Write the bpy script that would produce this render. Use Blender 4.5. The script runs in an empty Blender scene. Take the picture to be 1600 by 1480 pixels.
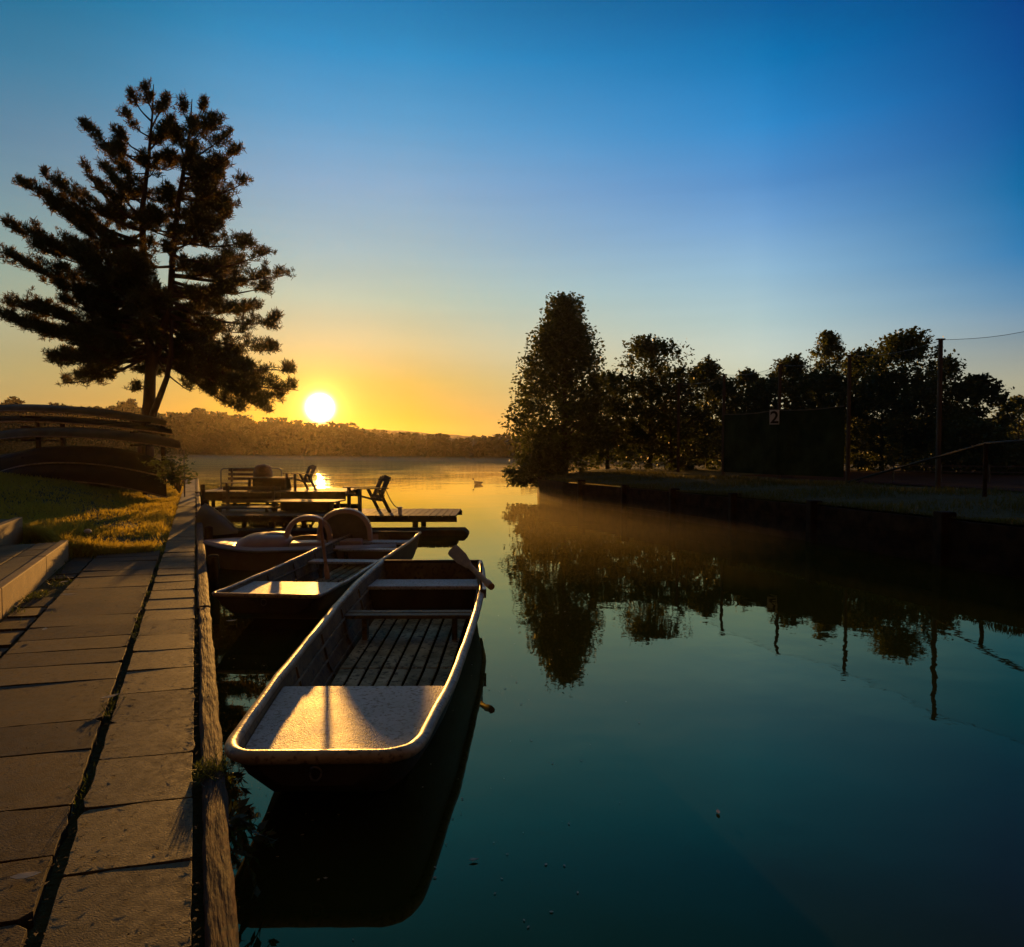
import bpy, bmesh, math, random
import numpy as np
from mathutils import Vector, Matrix, noise

random.seed(7)
rng = np.random.default_rng(11)
MISTD = 0.0085
sc = bpy.context.scene
COL = sc.collection
R = math.radians

# ------------------------------------------------------------------ camera model (photo is 1600 x 1480)
F, HZ, EYE = 1100.0, 702.0, 1.7
TH = math.atan((HZ - 740.0) / -F)
CT, ST = math.cos(TH), math.sin(TH)

def ray(px, py):
    xc, yc = (px - 800) / F, (740 - py) / F
    return Vector((xc, CT + yc * ST, -ST + yc * CT))

def P(px, py, D):
    d = ray(px, py)
    return Vector((0, 0, EYE)) + d * (D / d.y)

def G(px, py, z=0.0):
    d = ray(px, py)
    return Vector((0, 0, EYE)) + d * ((z - EYE) / d.z)

SUN = ray(500, 637).normalized()

# ------------------------------------------------------------------ materials
def lin(c):
    return tuple(((x / 255) / 12.92 if x / 255 <= 0.04045 else ((x / 255 + 0.055) / 1.055) ** 2.4) for x in c) + (1.0,)

def mat(name, c1, c2=None, rough=0.6, scale=6.0, bump=0.0, bscale=None, metal=0.0, stretch=(1, 1, 1),
        detail=6.0, island=0.0, spots=None, spot_scale=60, ramp=(0.35, 0.65), spec=0.5, bdist=0.01, rough2=None, stain=None):
    m = bpy.data.materials.new(name)
    m.use_nodes = True
    nt = m.node_tree
    N, L = nt.nodes, nt.links
    b = N['Principled BSDF']
    b.inputs['Roughness'].default_value = rough
    b.inputs['Metallic'].default_value = metal
    b.inputs['Specular IOR Level'].default_value = spec
    tc = N.new('ShaderNodeTexCoord')
    mp = N.new('ShaderNodeMapping'); mp.inputs['Scale'].default_value = stretch
    L.new(tc.outputs['Object'], mp.inputs['Vector'])
    col = None
    if c2 is None:
        c2 = tuple(min(1, x * 1.25) for x in c1[:3])
    nz = N.new('ShaderNodeTexNoise'); nz.inputs['Scale'].default_value = scale; nz.inputs['Detail'].default_value = detail
    L.new(mp.outputs['Vector'], nz.inputs['Vector'])
    rp = N.new('ShaderNodeValToRGB')
    rp.color_ramp.elements[0].position, rp.color_ramp.elements[1].position = ramp
    rp.color_ramp.elements[0].color = tuple(c1[:3]) + (1,)
    rp.color_ramp.elements[1].color = tuple(c2[:3]) + (1,)
    L.new(nz.outputs['Fac'], rp.inputs['Fac'])
    col = rp.outputs['Color']
    if rough2 is not None:
        mr = N.new('ShaderNodeMapRange'); mr.inputs['From Min'].default_value = ramp[0]; mr.inputs['From Max'].default_value = ramp[1]
        mr.inputs['To Min'].default_value = rough; mr.inputs['To Max'].default_value = rough2
        L.new(nz.outputs['Fac'], mr.inputs['Value']); L.new(mr.outputs['Result'], b.inputs['Roughness'])
    if spots is not None:
        n2 = N.new('ShaderNodeTexNoise'); n2.inputs['Scale'].default_value = spot_scale; n2.inputs['Detail'].default_value = 3
        L.new(tc.outputs['Object'], n2.inputs['Vector'])
        r2 = N.new('ShaderNodeValToRGB'); r2.color_ramp.elements[0].position = 0.52; r2.color_ramp.elements[1].position = 0.66
        L.new(n2.outputs['Fac'], r2.inputs['Fac'])
        mx = N.new('ShaderNodeMixRGB'); mx.inputs['Color2'].default_value = tuple(spots[:3]) + (1,)
        L.new(r2.outputs['Color'], mx.inputs['Fac']); L.new(col, mx.inputs['Color1']); col = mx.outputs['Color']
    if stain is not None:
        n4 = N.new('ShaderNodeTexNoise'); n4.inputs['Scale'].default_value = stain[0]; n4.inputs['Detail'].default_value = 9; n4.inputs['Roughness'].default_value = .68
        L.new(mp.outputs['Vector'], n4.inputs['Vector'])
        r4 = N.new('ShaderNodeMapRange'); r4.inputs['From Min'].default_value = .36; r4.inputs['From Max'].default_value = .62
        r4.inputs['To Min'].default_value = stain[1]; r4.inputs['To Max'].default_value = stain[2]; L.new(n4.outputs['Fac'], r4.inputs['Value'])
        h4 = N.new('ShaderNodeHueSaturation'); L.new(r4.outputs['Result'], h4.inputs['Value']); L.new(col, h4.inputs['Color']); col = h4.outputs['Color']
    if island > 0:
        ge = N.new('ShaderNodeNewGeometry')
        mr = N.new('ShaderNodeMapRange'); mr.inputs['To Min'].default_value = 1 - island; mr.inputs['To Max'].default_value = 1 + island
        L.new(ge.outputs['Random Per Island'], mr.inputs['Value'])
        hs = N.new('ShaderNodeHueSaturation')
        L.new(mr.outputs['Result'], hs.inputs['Value']); L.new(col, hs.inputs['Color']); col = hs.outputs['Color']
    L.new(col, b.inputs['Base Color'])
    if bump > 0:
        n3 = N.new('ShaderNodeTexNoise'); n3.inputs['Scale'].default_value = bscale or scale * 4; n3.inputs['Detail'].default_value = 8
        L.new(mp.outputs['Vector'], n3.inputs['Vector'])
        bp = N.new('ShaderNodeBump'); bp.inputs['Strength'].default_value = bump; bp.inputs['Distance'].default_value = bdist
        L.new(n3.outputs['Fac'], bp.inputs['Height']); L.new(bp.outputs['Normal'], b.inputs['Normal'])
    return m

def leaf_mat(name, c1, c2, trans=0.45, tint=(0.16, 0.2, 0.02)):
    m = bpy.data.materials.new(name); m.use_nodes = True
    nt = m.node_tree; N, L = nt.nodes, nt.links
    b = N['Principled BSDF']; b.inputs['Roughness'].default_value = 0.55
    ge = N.new('ShaderNodeNewGeometry')
    rp = N.new('ShaderNodeValToRGB')
    rp.color_ramp.elements[0].color = tuple(c1) + (1,); rp.color_ramp.elements[1].color = tuple(c2) + (1,)
    L.new(ge.outputs['Random Per Island'], rp.inputs['Fac']); L.new(rp.outputs['Color'], b.inputs['Base Color'])
    t = N.new('ShaderNodeBsdfTranslucent'); t.inputs['Color'].default_value = tuple(tint) + (1,)
    mx = N.new('ShaderNodeMixShader'); mx.inputs['Fac'].default_value = trans
    L.new(b.outputs[0], mx.inputs[1]); L.new(t.outputs[0], mx.inputs[2])
    L.new(mx.outputs[0], N['Material Output'].inputs['Surface'])
    return m

M = {}
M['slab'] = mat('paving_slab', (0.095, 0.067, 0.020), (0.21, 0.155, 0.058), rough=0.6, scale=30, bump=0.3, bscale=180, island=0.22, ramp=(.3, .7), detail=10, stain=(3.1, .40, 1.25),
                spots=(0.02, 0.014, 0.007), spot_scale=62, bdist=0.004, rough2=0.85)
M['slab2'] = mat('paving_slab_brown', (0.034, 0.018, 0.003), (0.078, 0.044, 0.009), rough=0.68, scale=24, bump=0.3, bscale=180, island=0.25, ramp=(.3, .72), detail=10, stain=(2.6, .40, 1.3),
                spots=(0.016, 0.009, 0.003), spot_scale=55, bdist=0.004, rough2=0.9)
M['soil'] = mat('soil', (0.035, 0.022, 0.012), (0.08, 0.05, 0.028), rough=0.95, scale=14, bump=1.0, bscale=50, bdist=0.03)
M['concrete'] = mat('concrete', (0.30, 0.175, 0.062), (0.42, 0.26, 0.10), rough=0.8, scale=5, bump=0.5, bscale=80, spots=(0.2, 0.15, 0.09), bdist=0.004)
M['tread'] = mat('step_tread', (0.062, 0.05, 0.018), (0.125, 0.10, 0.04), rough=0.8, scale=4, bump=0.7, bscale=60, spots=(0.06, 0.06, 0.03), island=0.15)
M['beam'] = mat('old_timber', (0.030, 0.008, 0.002), (0.165, 0.054, 0.013), rough=0.78, spec=.3, scale=7.0, stretch=(8, .7, 8), bump=1.0, bscale=9, stain=(1.2, .3, 1.1),
                spots=(0.03, 0.02, 0.01), spot_scale=26, bdist=0.012)
M['darkwood'] = mat('dark_timber', (0.018, 0.010, 0.006), (0.05, 0.027, 0.014), rough=0.92, spec=.12, scale=5, bump=0.6, bscale=20, island=0.2)
M['jetty'] = mat('jetty_boards', (0.035, 0.022, 0.013), (0.08, 0.05, 0.03), rough=0.7, scale=6, bump=0.5, bscale=30, island=0.25)
M['oar'] = mat('oar_wood', (0.28, 0.13, 0.05), (0.42, 0.20, 0.07), rough=0.65, spec=.2, scale=12, bump=0.3, bscale=40)
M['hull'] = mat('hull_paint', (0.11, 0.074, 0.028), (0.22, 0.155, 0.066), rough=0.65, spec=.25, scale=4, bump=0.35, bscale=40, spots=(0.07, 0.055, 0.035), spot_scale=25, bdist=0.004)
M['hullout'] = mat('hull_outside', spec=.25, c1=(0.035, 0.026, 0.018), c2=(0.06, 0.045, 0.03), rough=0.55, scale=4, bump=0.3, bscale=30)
M['rim'] = mat('gunwale_rub', (0.30, 0.22, 0.12), (0.48, 0.38, 0.23), rough=0.42, scale=9, bump=0.5, bscale=60, spots=(0.14, 0.10, 0.06), spot_scale=34, bdist=0.004)
M['seat'] = mat('wet_seat', (0.36, 0.37, 0.39), (0.54, 0.55, 0.58), rough=0.46, spec=.22, scale=4, bump=1.0, bscale=130, spots=(0.22, 0.2, 0.17), spot_scale=45, bdist=0.005, rough2=0.55, ramp=(.3, .7))
M['floor'] = mat('floor_boards', (0.20, 0.165, 0.07), (0.52, 0.46, 0.28), rough=0.75, spec=.2, scale=5, bump=0.6, bscale=60, spots=(0.08, 0.07, 0.04), spot_scale=28, island=0.15)
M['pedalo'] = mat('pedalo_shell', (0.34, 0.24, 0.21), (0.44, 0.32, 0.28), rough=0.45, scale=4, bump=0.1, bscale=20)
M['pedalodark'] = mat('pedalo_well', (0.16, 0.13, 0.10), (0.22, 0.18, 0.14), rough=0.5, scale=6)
M['metal'] = mat('dull_steel', (0.10, 0.095, 0.09), (0.17, 0.16, 0.15), rough=0.4, metal=0.7, scale=12)
M['polewood'] = mat('pole_wood', (0.07, 0.05, 0.035), (0.13, 0.09, 0.06), rough=0.8, scale=6, stretch=(1, 1, .3))
M['bark'] = mat('pine_bark', (0.06, 0.035, 0.022), (0.14, 0.08, 0.05), rough=0.9, scale=5, stretch=(1, 1, .35), bump=1.0, bscale=9, bdist=0.05)
M['bark2'] = mat('grey_bark', (0.05, 0.04, 0.03), (0.10, 0.085, 0.065), rough=0.9, scale=6, stretch=(1, 1, .4), bump=0.8, bscale=14, bdist=0.03)
M['needle'] = leaf_mat('pine_needles', (0.03, 0.06, 0.018), (0.06, 0.09, 0.025), 0.30, (0.20, 0.12, 0.012))
M['leaf'] = leaf_mat('leaves', (0.035, 0.065, 0.018), (0.07, 0.10, 0.025), 0.25, (0.15, 0.17, 0.02))
M['leaf2'] = leaf_mat('pale_leaves', (0.07, 0.09, 0.035), (0.12, 0.14, 0.06), 0.4, (0.2, 0.22, 0.06))
M['weed'] = leaf_mat('weed_leaves', (0.03, 0.045, 0.015), (0.06, 0.08, 0.02), 0.3)
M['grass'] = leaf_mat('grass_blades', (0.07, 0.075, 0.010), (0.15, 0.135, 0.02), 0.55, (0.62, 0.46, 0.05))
M['grass2'] = leaf_mat('shade_toned_grass', (0.035, 0.045, 0.008), (0.085, 0.085, 0.016), 0.35, (0.2, 0.17, 0.02))  # darker copy of the lawn blades, bank shade put into the colour
M['lawn'] = mat('lawn_soil', (0.04, 0.05, 0.015), (0.075, 0.08, 0.025), rough=0.95, scale=3, bump=0.8, bscale=30, bdist=0.05)
M['wood_far'] = leaf_mat('far_leaves', (0.035, 0.05, 0.018), (0.045, 0.05, 0.018), 0.02)
M['hill'] = mat('hill_cover', (0.03, 0.045, 0.02), (0.05, 0.065, 0.03), rough=0.95, scale=0.05)
M['paint'] = mat('dark_rail_paint', (0.02, 0.02, 0.016), (0.035, 0.03, 0.024), rough=0.7, spec=.2, scale=10)
M['screen'] = mat('screen_cloth', (0.026, 0.036, 0.013), (0.046, 0.055, 0.022), rough=0.95, spec=.1, stain=(.8, .5, 1.2), scale=3, bump=0.3, bscale=8)
M['white'] = mat('sign_white', (0.78, 0.78, 0.76), (0.85, 0.85, 0.83), rough=0.5, scale=8)
M['black'] = mat('sign_black', (0.012, 0.012, 0.012), (0.02, 0.02, 0.02), rough=0.5)
M['canoe'] = mat('canoe_shell', (0.12, 0.11, 0.06), (0.18, 0.165, 0.10), rough=0.55, spec=.3, scale=3)
M['canoe2'] = mat('canoe_shell_dark', (0.025, 0.024, 0.016), (0.045, 0.035, 0.02), rough=0.7, spec=.15, scale=3)
M['clay'] = mat('clay_court', (0.05, 0.018, 0.009), (0.08, 0.03, 0.015), rough=1.0, spec=.05, scale=3)
M['duck'] = mat('duck_feathers', (0.05, 0.035, 0.025), (0.12, 0.09, 0.06), rough=0.8, scale=30)
M['rope'] = mat('rope', (0.16, 0.12, 0.08), (0.24, 0.18, 0.12), rough=0.9, scale=40)
M['fallen'] = mat('dry_leaf', (0.24, 0.17, 0.09), (0.42, 0.34, 0.22), rough=0.4, scale=14)
M['pebble'] = mat('pale_pebble', (0.55, 0.5, 0.42), (0.68, 0.64, 0.56), rough=0.5, scale=20)
M['barrel'] = mat('rusty_drum', (0.09, 0.045, 0.025), (0.15, 0.08, 0.04), rough=0.6, scale=8)

# water
w = bpy.data.materials.new('lake_water'); w.use_nodes = True
nt = w.node_tree; N, L = nt.nodes, nt.links; b = N['Principled BSDF']
b.inputs['Base Color'].default_value = (0.020, 0.040, 0.019, 1); b.inputs['Roughness'].default_value = 0.015
b.inputs['IOR'].default_value = 1.52; b.inputs['Specular Tint'].default_value = (1.0, .97, .55, 1)
tc = N.new('ShaderNodeTexCoord')
n1 = N.new('ShaderNodeTexNoise'); n1.inputs['Scale'].default_value = 1.1; n1.inputs['Detail'].default_value = 2
n2 = N.new('ShaderNodeTexNoise'); n2.inputs['Scale'].default_value = 5.0; n2.inputs['Detail'].default_value = 3
n3 = N.new('ShaderNodeTexNoise'); n3.inputs['Scale'].default_value = 0.18; n3.inputs['Detail'].default_value = 2
for n_ in (n1, n2, n3): L.new(tc.outputs['Object'], n_.inputs['Vector'])
mm = N.new('ShaderNodeMath'); mm.operation = 'MULTIPLY'; mm.inputs[1].default_value = 0.16
L.new(n2.outputs['Fac'], mm.inputs[0])
mc = N.new('ShaderNodeMath'); mc.operation = 'MULTIPLY'
rr = N.new('ShaderNodeMapRange'); rr.inputs['From Min'].default_value = 0.42; rr.inputs['From Max'].default_value = 0.68; rr.inputs['To Min'].default_value = 0.35; rr.inputs['To Max'].default_value = 1.6
L.new(n3.outputs['Fac'], rr.inputs['Value'])
ma = N.new('ShaderNodeMath'); L.new(n1.outputs['Fac'], ma.inputs[0]); L.new(mm.outputs[0], ma.inputs[1])
L.new(ma.outputs[0], mc.inputs[0]); L.new(rr.outputs['Result'], mc.inputs[1])
# the open lake is breezier than the sheltered channel
sx = N.new('ShaderNodeSeparateXYZ'); L.new(tc.outputs['Object'], sx.inputs[0])
br = N.new('ShaderNodeMapRange'); br.interpolation_type = 'SMOOTHSTEP'; br.inputs['From Min'].default_value = 17; br.inputs['From Max'].default_value = 60
br.inputs['To Min'].default_value = 1.0; br.inputs['To Max'].default_value = 7.0; L.new(sx.outputs['Y'], br.inputs['Value'])
m5 = N.new('ShaderNodeMath'); m5.operation = 'MULTIPLY'; L.new(mc.outputs[0], m5.inputs[0]); L.new(br.outputs['Result'], m5.inputs[1])
bp = N.new('ShaderNodeBump'); bp.inputs['Strength'].default_value = 1.0; bp.inputs['Distance'].default_value = 0.0048
L.new(m5.outputs[0], bp.inputs['Height'])
# murky green body under a mirror that takes blue out of its reflections
N.remove(b); df = N.new('ShaderNodeBsdfDiffuse'); df.inputs['Color'].default_value = (0.027, 0.034, 0.006, 1)
gl = N.new('ShaderNodeBsdfGlossy'); gl.inputs['Color'].default_value = (1.0, 0.97, 0.52, 1); gl.inputs['Roughness'].default_value = 0.012
fr = N.new('ShaderNodeFresnel'); fr.inputs['IOR'].default_value = 1.72
mxw = N.new('ShaderNodeMixShader')
for q_ in (df, gl, fr): L.new(bp.outputs['Normal'], q_.inputs['Normal'])
L.new(fr.outputs[0], mxw.inputs['Fac']); L.new(df.outputs[0], mxw.inputs[1]); L.new(gl.outputs[0], mxw.inputs[2]); L.new(mxw.outputs[0], N['Material Output'].inputs['Surface'])
M['water'] = w

# net: open mesh cloth, mostly see-through
w = bpy.data.materials.new('net_mesh'); w.use_nodes = True
nt = w.node_tree; N, L = nt.nodes, nt.links; b = N['Principled BSDF']
b.inputs['Base Color'].default_value = (0.03, 0.045, 0.03, 1); b.inputs['Roughness'].default_value = 0.8
tr = N.new('ShaderNodeBsdfTransparent'); mx = N.new('ShaderNodeMixShader'); mx.inputs['Fac'].default_value = 0.13
L.new(tr.outputs[0], mx.inputs[1]); L.new(b.outputs[0], mx.inputs[2]); L.new(mx.outputs[0], N['Material Output'].inputs['Surface'])
M['net'] = w

# ------------------------------------------------------------------ mesh helpers
class MB:
    def __init__(s): s.v, s.f = [], []
    def add(s, vs, fs):
        o = len(s.v); s.v += [Vector(x) for x in vs]; s.f += [tuple(i + o for i in f) for f in fs]; return s
    def box(s, c, size, rot=None):
        x, y, z = (k / 2 for k in size); c = Vector(c)
        vs = [Vector((sx * x, sy * y, sz * z)) for sz in (-1, 1) for sy in (-1, 1) for sx in (-1, 1)]
        if rot is not None: vs = [rot @ q for q in vs]
        return s.add([c + q for q in vs], [(0, 2, 3, 1), (4, 5, 7, 6), (0, 1, 5, 4), (2, 6, 7, 3), (0, 4, 6, 2), (1, 3, 7, 5)])
    def beam(s, a, b, wd, ht, up=(0, 0, 1)):
        a, b = Vector(a), Vector(b); d = (b - a); l = d.length; d.normalize()
        sd = d.cross(Vector(up))
        if sd.length < 1e-4: sd = d.cross(Vector((0, 1, 0)))
        sd.normalize(); u = sd.cross(d)
        rot = Matrix((sd, d, u)).transposed()
        return s.box((a + b) / 2, (wd, l, ht), rot)
    def tube(s, pts, rad, n=8, cap=True, closed=False):
        pts = [Vector(p) for p in pts]
        if not isinstance(rad, (list, tuple)): rad = [rad] * len(pts)
        rings = []; prev = None
        for i, p in enumerate(pts):
            if closed: d = pts[(i + 1) % len(pts)] - pts[i - 1]
            else: d = pts[min(i + 1, len(pts) - 1)] - pts[max(i - 1, 0)]
            d.normalize()
            if prev is None:
                a = d.orthogonal().normalized() if abs(d.z) > .9 else d.cross(Vector((0, 0, 1))).normalized()
            else:
                a = (prev - d * prev.dot(d)).normalized()
            prev = a; bb = d.cross(a)
            rings.append([p + (a * math.cos(2 * math.pi * k / n) + bb * math.sin(2 * math.pi * k / n)) * rad[i] for k in range(n)])
        return s.loft(rings, True, cap and not closed, closed)
    def loft(s, rings, around=False, cap=False, closed=False):
        n = len(rings[0]); vs = [p for r in rings for p in r]; fs = []
        m = len(rings)
        for i in range(m if closed else m - 1):
            j = (i + 1) % m
            for k in range(n if around else n - 1):
                k2 = (k + 1) % n
                fs.append((i * n + k, i * n + k2, j * n + k2, j * n + k))
        if cap:
            fs.append(tuple(range(n - 1, -1, -1))); fs.append(tuple((m - 1) * n + k for k in range(n)))
        return s.add(vs, fs)
    def prism(s, poly, ext):
        n = len(poly); ext = Vector(ext); poly = [Vector(p) for p in poly]
        return s.add(poly + [p + ext for p in poly],
                     [tuple(range(n - 1, -1, -1)), tuple(range(n, 2 * n))] + [(k, (k + 1) % n, n + (k + 1) % n, n + k) for k in range(n)])
    def ball(s, c, r, n=10, m=7, fn=None):
        c = Vector(c); r = Vector(r) if not isinstance(r, (int, float)) else Vector((r, r, r))
        rings = []
        for i in range(m + 1):
            t = math.pi * i / m
            t = min(max(t, 0.02), math.pi - 0.02)
            rings.append([c + Vector((r.x * math.sin(t) * math.cos(2 * math.pi * k / n), r.y * math.sin(t) * math.sin(2 * math.pi * k / n), -r.z * math.cos(t))) for k in range(n)])
        return s.loft(rings, True, True)
    def build(s, name, m, parent=None, origin=(0, 0, 0), smooth=False, bevel=0.0, segs=2):
        o = Vector(origin)
        me = bpy.data.meshes.new(name)
        me.from_pydata([tuple(p - o) for p in s.v], [], s.f)
        me.validate(); 
        bm = bmesh.new(); bm.from_mesh(me); bmesh.ops.recalc_face_normals(bm, faces=bm.faces); bm.to_mesh(me); bm.free()
        if smooth:
            me.polygons.foreach_set('use_smooth', [True] * len(me.polygons))
        me.materials.append(m)
        ob = bpy.data.objects.new(name, me); COL.objects.link(ob)
        if parent is not None: ob.parent = parent
        else: ob.location = o
        if smooth:
            try: me.set_sharp_from_angle(angle=R(50))
            except Exception: pass
        if bevel > 0:
            bv = ob.modifiers.new('bevel', 'BEVEL'); bv.width = bevel; bv.segments = segs; bv.limit_method = 'ANGLE'; bv.angle_limit = R(40)
        return ob

def tag(o, label=None, cat=None, group=None, kind=None):
    if label: o['label'] = label
    if cat: o['category'] = cat
    if group: o['group'] = group
    if kind: o['kind'] = kind
    return o

def thing(name, loc, label, cat, group=None, rz=0.0):
    o = bpy.data.objects.new(name, None); COL.objects.link(o); o.location = loc; o.rotation_euler = (0, 0, rz)
    o.empty_display_size = 0.2
    return tag(o, label, cat, group)

def dup(o, loc=None, rz=None, label=None, parent=None):
    c = o.copy(); COL.objects.link(c)
    if parent is not None: c.parent = parent
    if loc is not None: c.location = loc
    if rz is not None: c.rotation_euler = (0, 0, rz)
    if label: c['label'] = label
    for ch in list(o.children): dup(ch, parent=c)
    return c

def quads_np(V, name, m, parent=None):
    """V: (n,4,3) separate quads"""
    n = len(V)
    me = bpy.data.meshes.new(name)
    me.vertices.add(n * 4); me.vertices.foreach_set('co', np.ascontiguousarray(V, dtype=np.float32).ravel())
    me.loops.add(n * 4); me.loops.foreach_set('vertex_index', np.arange(n * 4, dtype=np.int32))
    me.polygons.add(n); me.polygons.foreach_set('loop_start', np.arange(0, n * 4, 4, dtype=np.int32))
    me.polygons.foreach_set('loop_total', np.full(n, 4, dtype=np.int32))
    me.update(calc_edges=True); me.materials.append(m)
    o = bpy.data.objects.new(name, me); COL.objects.link(o)
    if parent is not None: o.parent = parent
    return o

def unit(a): return a / np.maximum(np.linalg.norm(a, axis=-1, keepdims=True), 1e-9)

def leaf_quads(C, ln, wd, dirs=None, flat=0.0):
    """leaf-shaped (rhombus) faces at centres C"""
    n = len(C)
    d = rng.normal(size=(n, 3)) if dirs is None else dirs + rng.normal(size=(n, 3)) * 0.6
    d[:, 2] *= (1 - flat); d = unit(d)
    q = rng.normal(size=(n, 3)); sd = unit(np.cross(d, q))
    l = (ln * rng.uniform(.65, 1.35, (n, 1))); w_ = (wd * rng.uniform(.65, 1.35, (n, 1)))
    nrm = np.cross(d, sd)
    return np.stack([C - d * l / 2, C + sd * w_ / 2 + nrm * w_ * .15, C + d * l / 2, C - sd * w_ / 2 + nrm * w_ * .15], axis=1)

# ------------------------------------------------------------------ camera
cam = bpy.data.cameras.new('camera'); co = bpy.data.objects.new('camera', cam); COL.objects.link(co)
cam.sensor_fit = 'HORIZONTAL'; cam.sensor_width = 36; cam.lens = F / 1600 * 36; cam.clip_start = 0.05; cam.clip_end = 6000
co.location = (0, 0, EYE); co.rotation_euler = (math.pi / 2 - TH, 0, 0); sc.camera = co

# ------------------------------------------------------------------ sky + sun
world = bpy.data.worlds.new('World'); sc.world = world; world.use_nodes = True
nt = world.node_tree; N, L = nt.nodes, nt.links; N.clear()
out = N.new('ShaderNodeOutputWorld'); bg = N.new('ShaderNodeBackground'); L.new(bg.outputs[0], out.inputs['Surface'])
tc = N.new('ShaderNodeTexCoord'); nrm = N.new('ShaderNodeVectorMath'); nrm.operation = 'NORMALIZE'
L.new(tc.outputs['Generated'], nrm.inputs[0])
sep = N.new('ShaderNodeSeparateXYZ'); L.new(nrm.outputs[0], sep.inputs[0])
el = N.new('ShaderNodeMath'); el.operation = 'ARCSINE'; L.new(sep.outputs['Z'], el.inputs[0])
el2 = N.new('ShaderNodeMapRange'); el2.inputs['From Min'].default_value = 0; el2.inputs['From Max'].default_value = R(90)
L.new(el.outputs[0], el2.inputs['Value'])
def ramp(stops):
    r = N.new('ShaderNodeValToRGB'); cr = r.color_ramp; cr.interpolation = 'LINEAR'
    while len(cr.elements) < len(stops): cr.elements.new(0.5)
    for e, (deg, c) in zip(cr.elements, stops):
        e.position = deg / 90; e.color = lin(c)
    L.new(el2.outputs['Result'], r.inputs['Fac']); return r
TOP = [(50, (48, 78, 88)), (90, (78, 80, 72))]  # unseen upper sky, toned neutral as fill light for the foreground
rA = ramp([(0, (222, 140, 22)), (2.2, (220, 158, 42)), (5.3, (208, 176, 88)), (8.3, (206, 193, 144)), (11.8, (182, 198, 178)), (15.2, (162, 188, 194)), (19.9, (138, 174, 205)),
           (24.3, (94, 160, 206)), (28.5, (50, 144, 200)), (31.5, (34, 124, 180)), (36, (26, 100, 140))] + TOP)
rB = ramp([(0, (216, 190, 130)), (4, (208, 206, 172)), (7.6, (200, 212, 200)), (9.8, (178, 204, 206)), (13.1, (150, 190, 215)), (16.7, (114, 165, 214)), (19.4, (84, 146, 206)),
           (23.2, (42, 138, 205)), (27.2, (0, 118, 185)), (30.2, (0, 95, 160)), (36, (0, 74, 112))] + TOP)
rC = ramp([(0, (190, 172, 130)), (4.3, (184, 180, 154)), (7.3, (140, 160, 170)), (9.8, (100, 145, 180)), (12.7, (50, 125, 180)), (16.7, (0, 107, 166)), (20.5, (0, 88, 156)),
           (24.1, (0, 74, 146)), (26.9, (0, 64, 135)), (33, (0, 52, 100))] + TOP)
sh = Vector((SUN.x, SUN.y, 0)).normalized()
dt = N.new('ShaderNodeVectorMath'); dt.operation = 'DOT_PRODUCT'
flat = N.new('ShaderNodeCombineXYZ'); L.new(sep.outputs['X'], flat.inputs[0]); L.new(sep.outputs['Y'], flat.inputs[1])
fn = N.new('ShaderNodeVectorMath'); fn.operation = 'NORMALIZE'; L.new(flat.outputs[0], fn.inputs[0])
L.new(fn.outputs[0], dt.inputs[0]); dt.inputs[1].default_value = sh
# azimuth mixing between the three gradients measured 8, 35 and 50 degrees from the sun
aa = N.new('ShaderNodeMath'); aa.operation = 'ARCCOSINE'; L.new(dt.outputs['Value'], aa.inputs[0])
def between(lo, hi):
    m_ = N.new('ShaderNodeMapRange'); m_.inputs['From Min'].default_value = R(lo); m_.inputs['From Max'].default_value = R(hi)
    L.new(aa.outputs[0], m_.inputs['Value']); return m_
m1 = N.new('ShaderNodeMixRGB'); L.new(between(7, 36).outputs['Result'], m1.inputs['Fac']); L.new(rA.outputs['Color'], m1.inputs['Color1']); L.new(rB.outputs['Color'], m1.inputs['Color2'])
mixs = N.new('ShaderNodeMixRGB'); L.new(between(34, 51).outputs['Result'], mixs.inputs['Fac']); L.new(m1.outputs[0], mixs.inputs['Color1']); L.new(rC.outputs['Color'], mixs.inputs['Color2'])
# physical sky mixed in
sky = N.new('ShaderNodeTexSky'); sky.sky_type = 'NISHITA'; sky.sun_disc = False
sky.sun_elevation = math.asin(SUN.z); sky.sun_rotation = math.atan2(SUN.x, SUN.y)
skm = N.new('ShaderNodeVectorMath'); skm.operation = 'SCALE'; skm.inputs['Scale'].default_value = 0.1
L.new(sky.outputs[0], skm.inputs[0])
mix2 = N.new('ShaderNodeMixRGB'); mix2.inputs['Fac'].default_value = 0.03
L.new(mixs.outputs[0], mix2.inputs['Color1']); L.new(skm.outputs[0], mix2.inputs['Color2'])
# unseen sky behind the camera, dimmed and warmed to cut the fill light
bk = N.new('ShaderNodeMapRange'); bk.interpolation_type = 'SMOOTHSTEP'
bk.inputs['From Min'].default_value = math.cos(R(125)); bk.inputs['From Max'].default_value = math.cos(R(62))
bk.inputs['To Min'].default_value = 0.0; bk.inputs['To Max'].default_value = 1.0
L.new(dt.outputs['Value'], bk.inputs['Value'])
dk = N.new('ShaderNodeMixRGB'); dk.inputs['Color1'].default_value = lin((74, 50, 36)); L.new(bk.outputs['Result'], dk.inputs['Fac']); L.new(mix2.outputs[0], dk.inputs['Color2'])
mpc = N.new('ShaderNodeMapping'); mpc.inputs['Scale'].default_value = (2.2, 2.2, 26); mpc.inputs['Rotation'].default_value = (.02, .03, 0); L.new(nrm.outputs[0], mpc.inputs['Vector'])
ncl = N.new('ShaderNodeTexNoise'); ncl.inputs['Scale'].default_value = 1.6; ncl.inputs['Detail'].default_value = 6; L.new(mpc.outputs['Vector'], ncl.inputs['Vector'])
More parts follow.
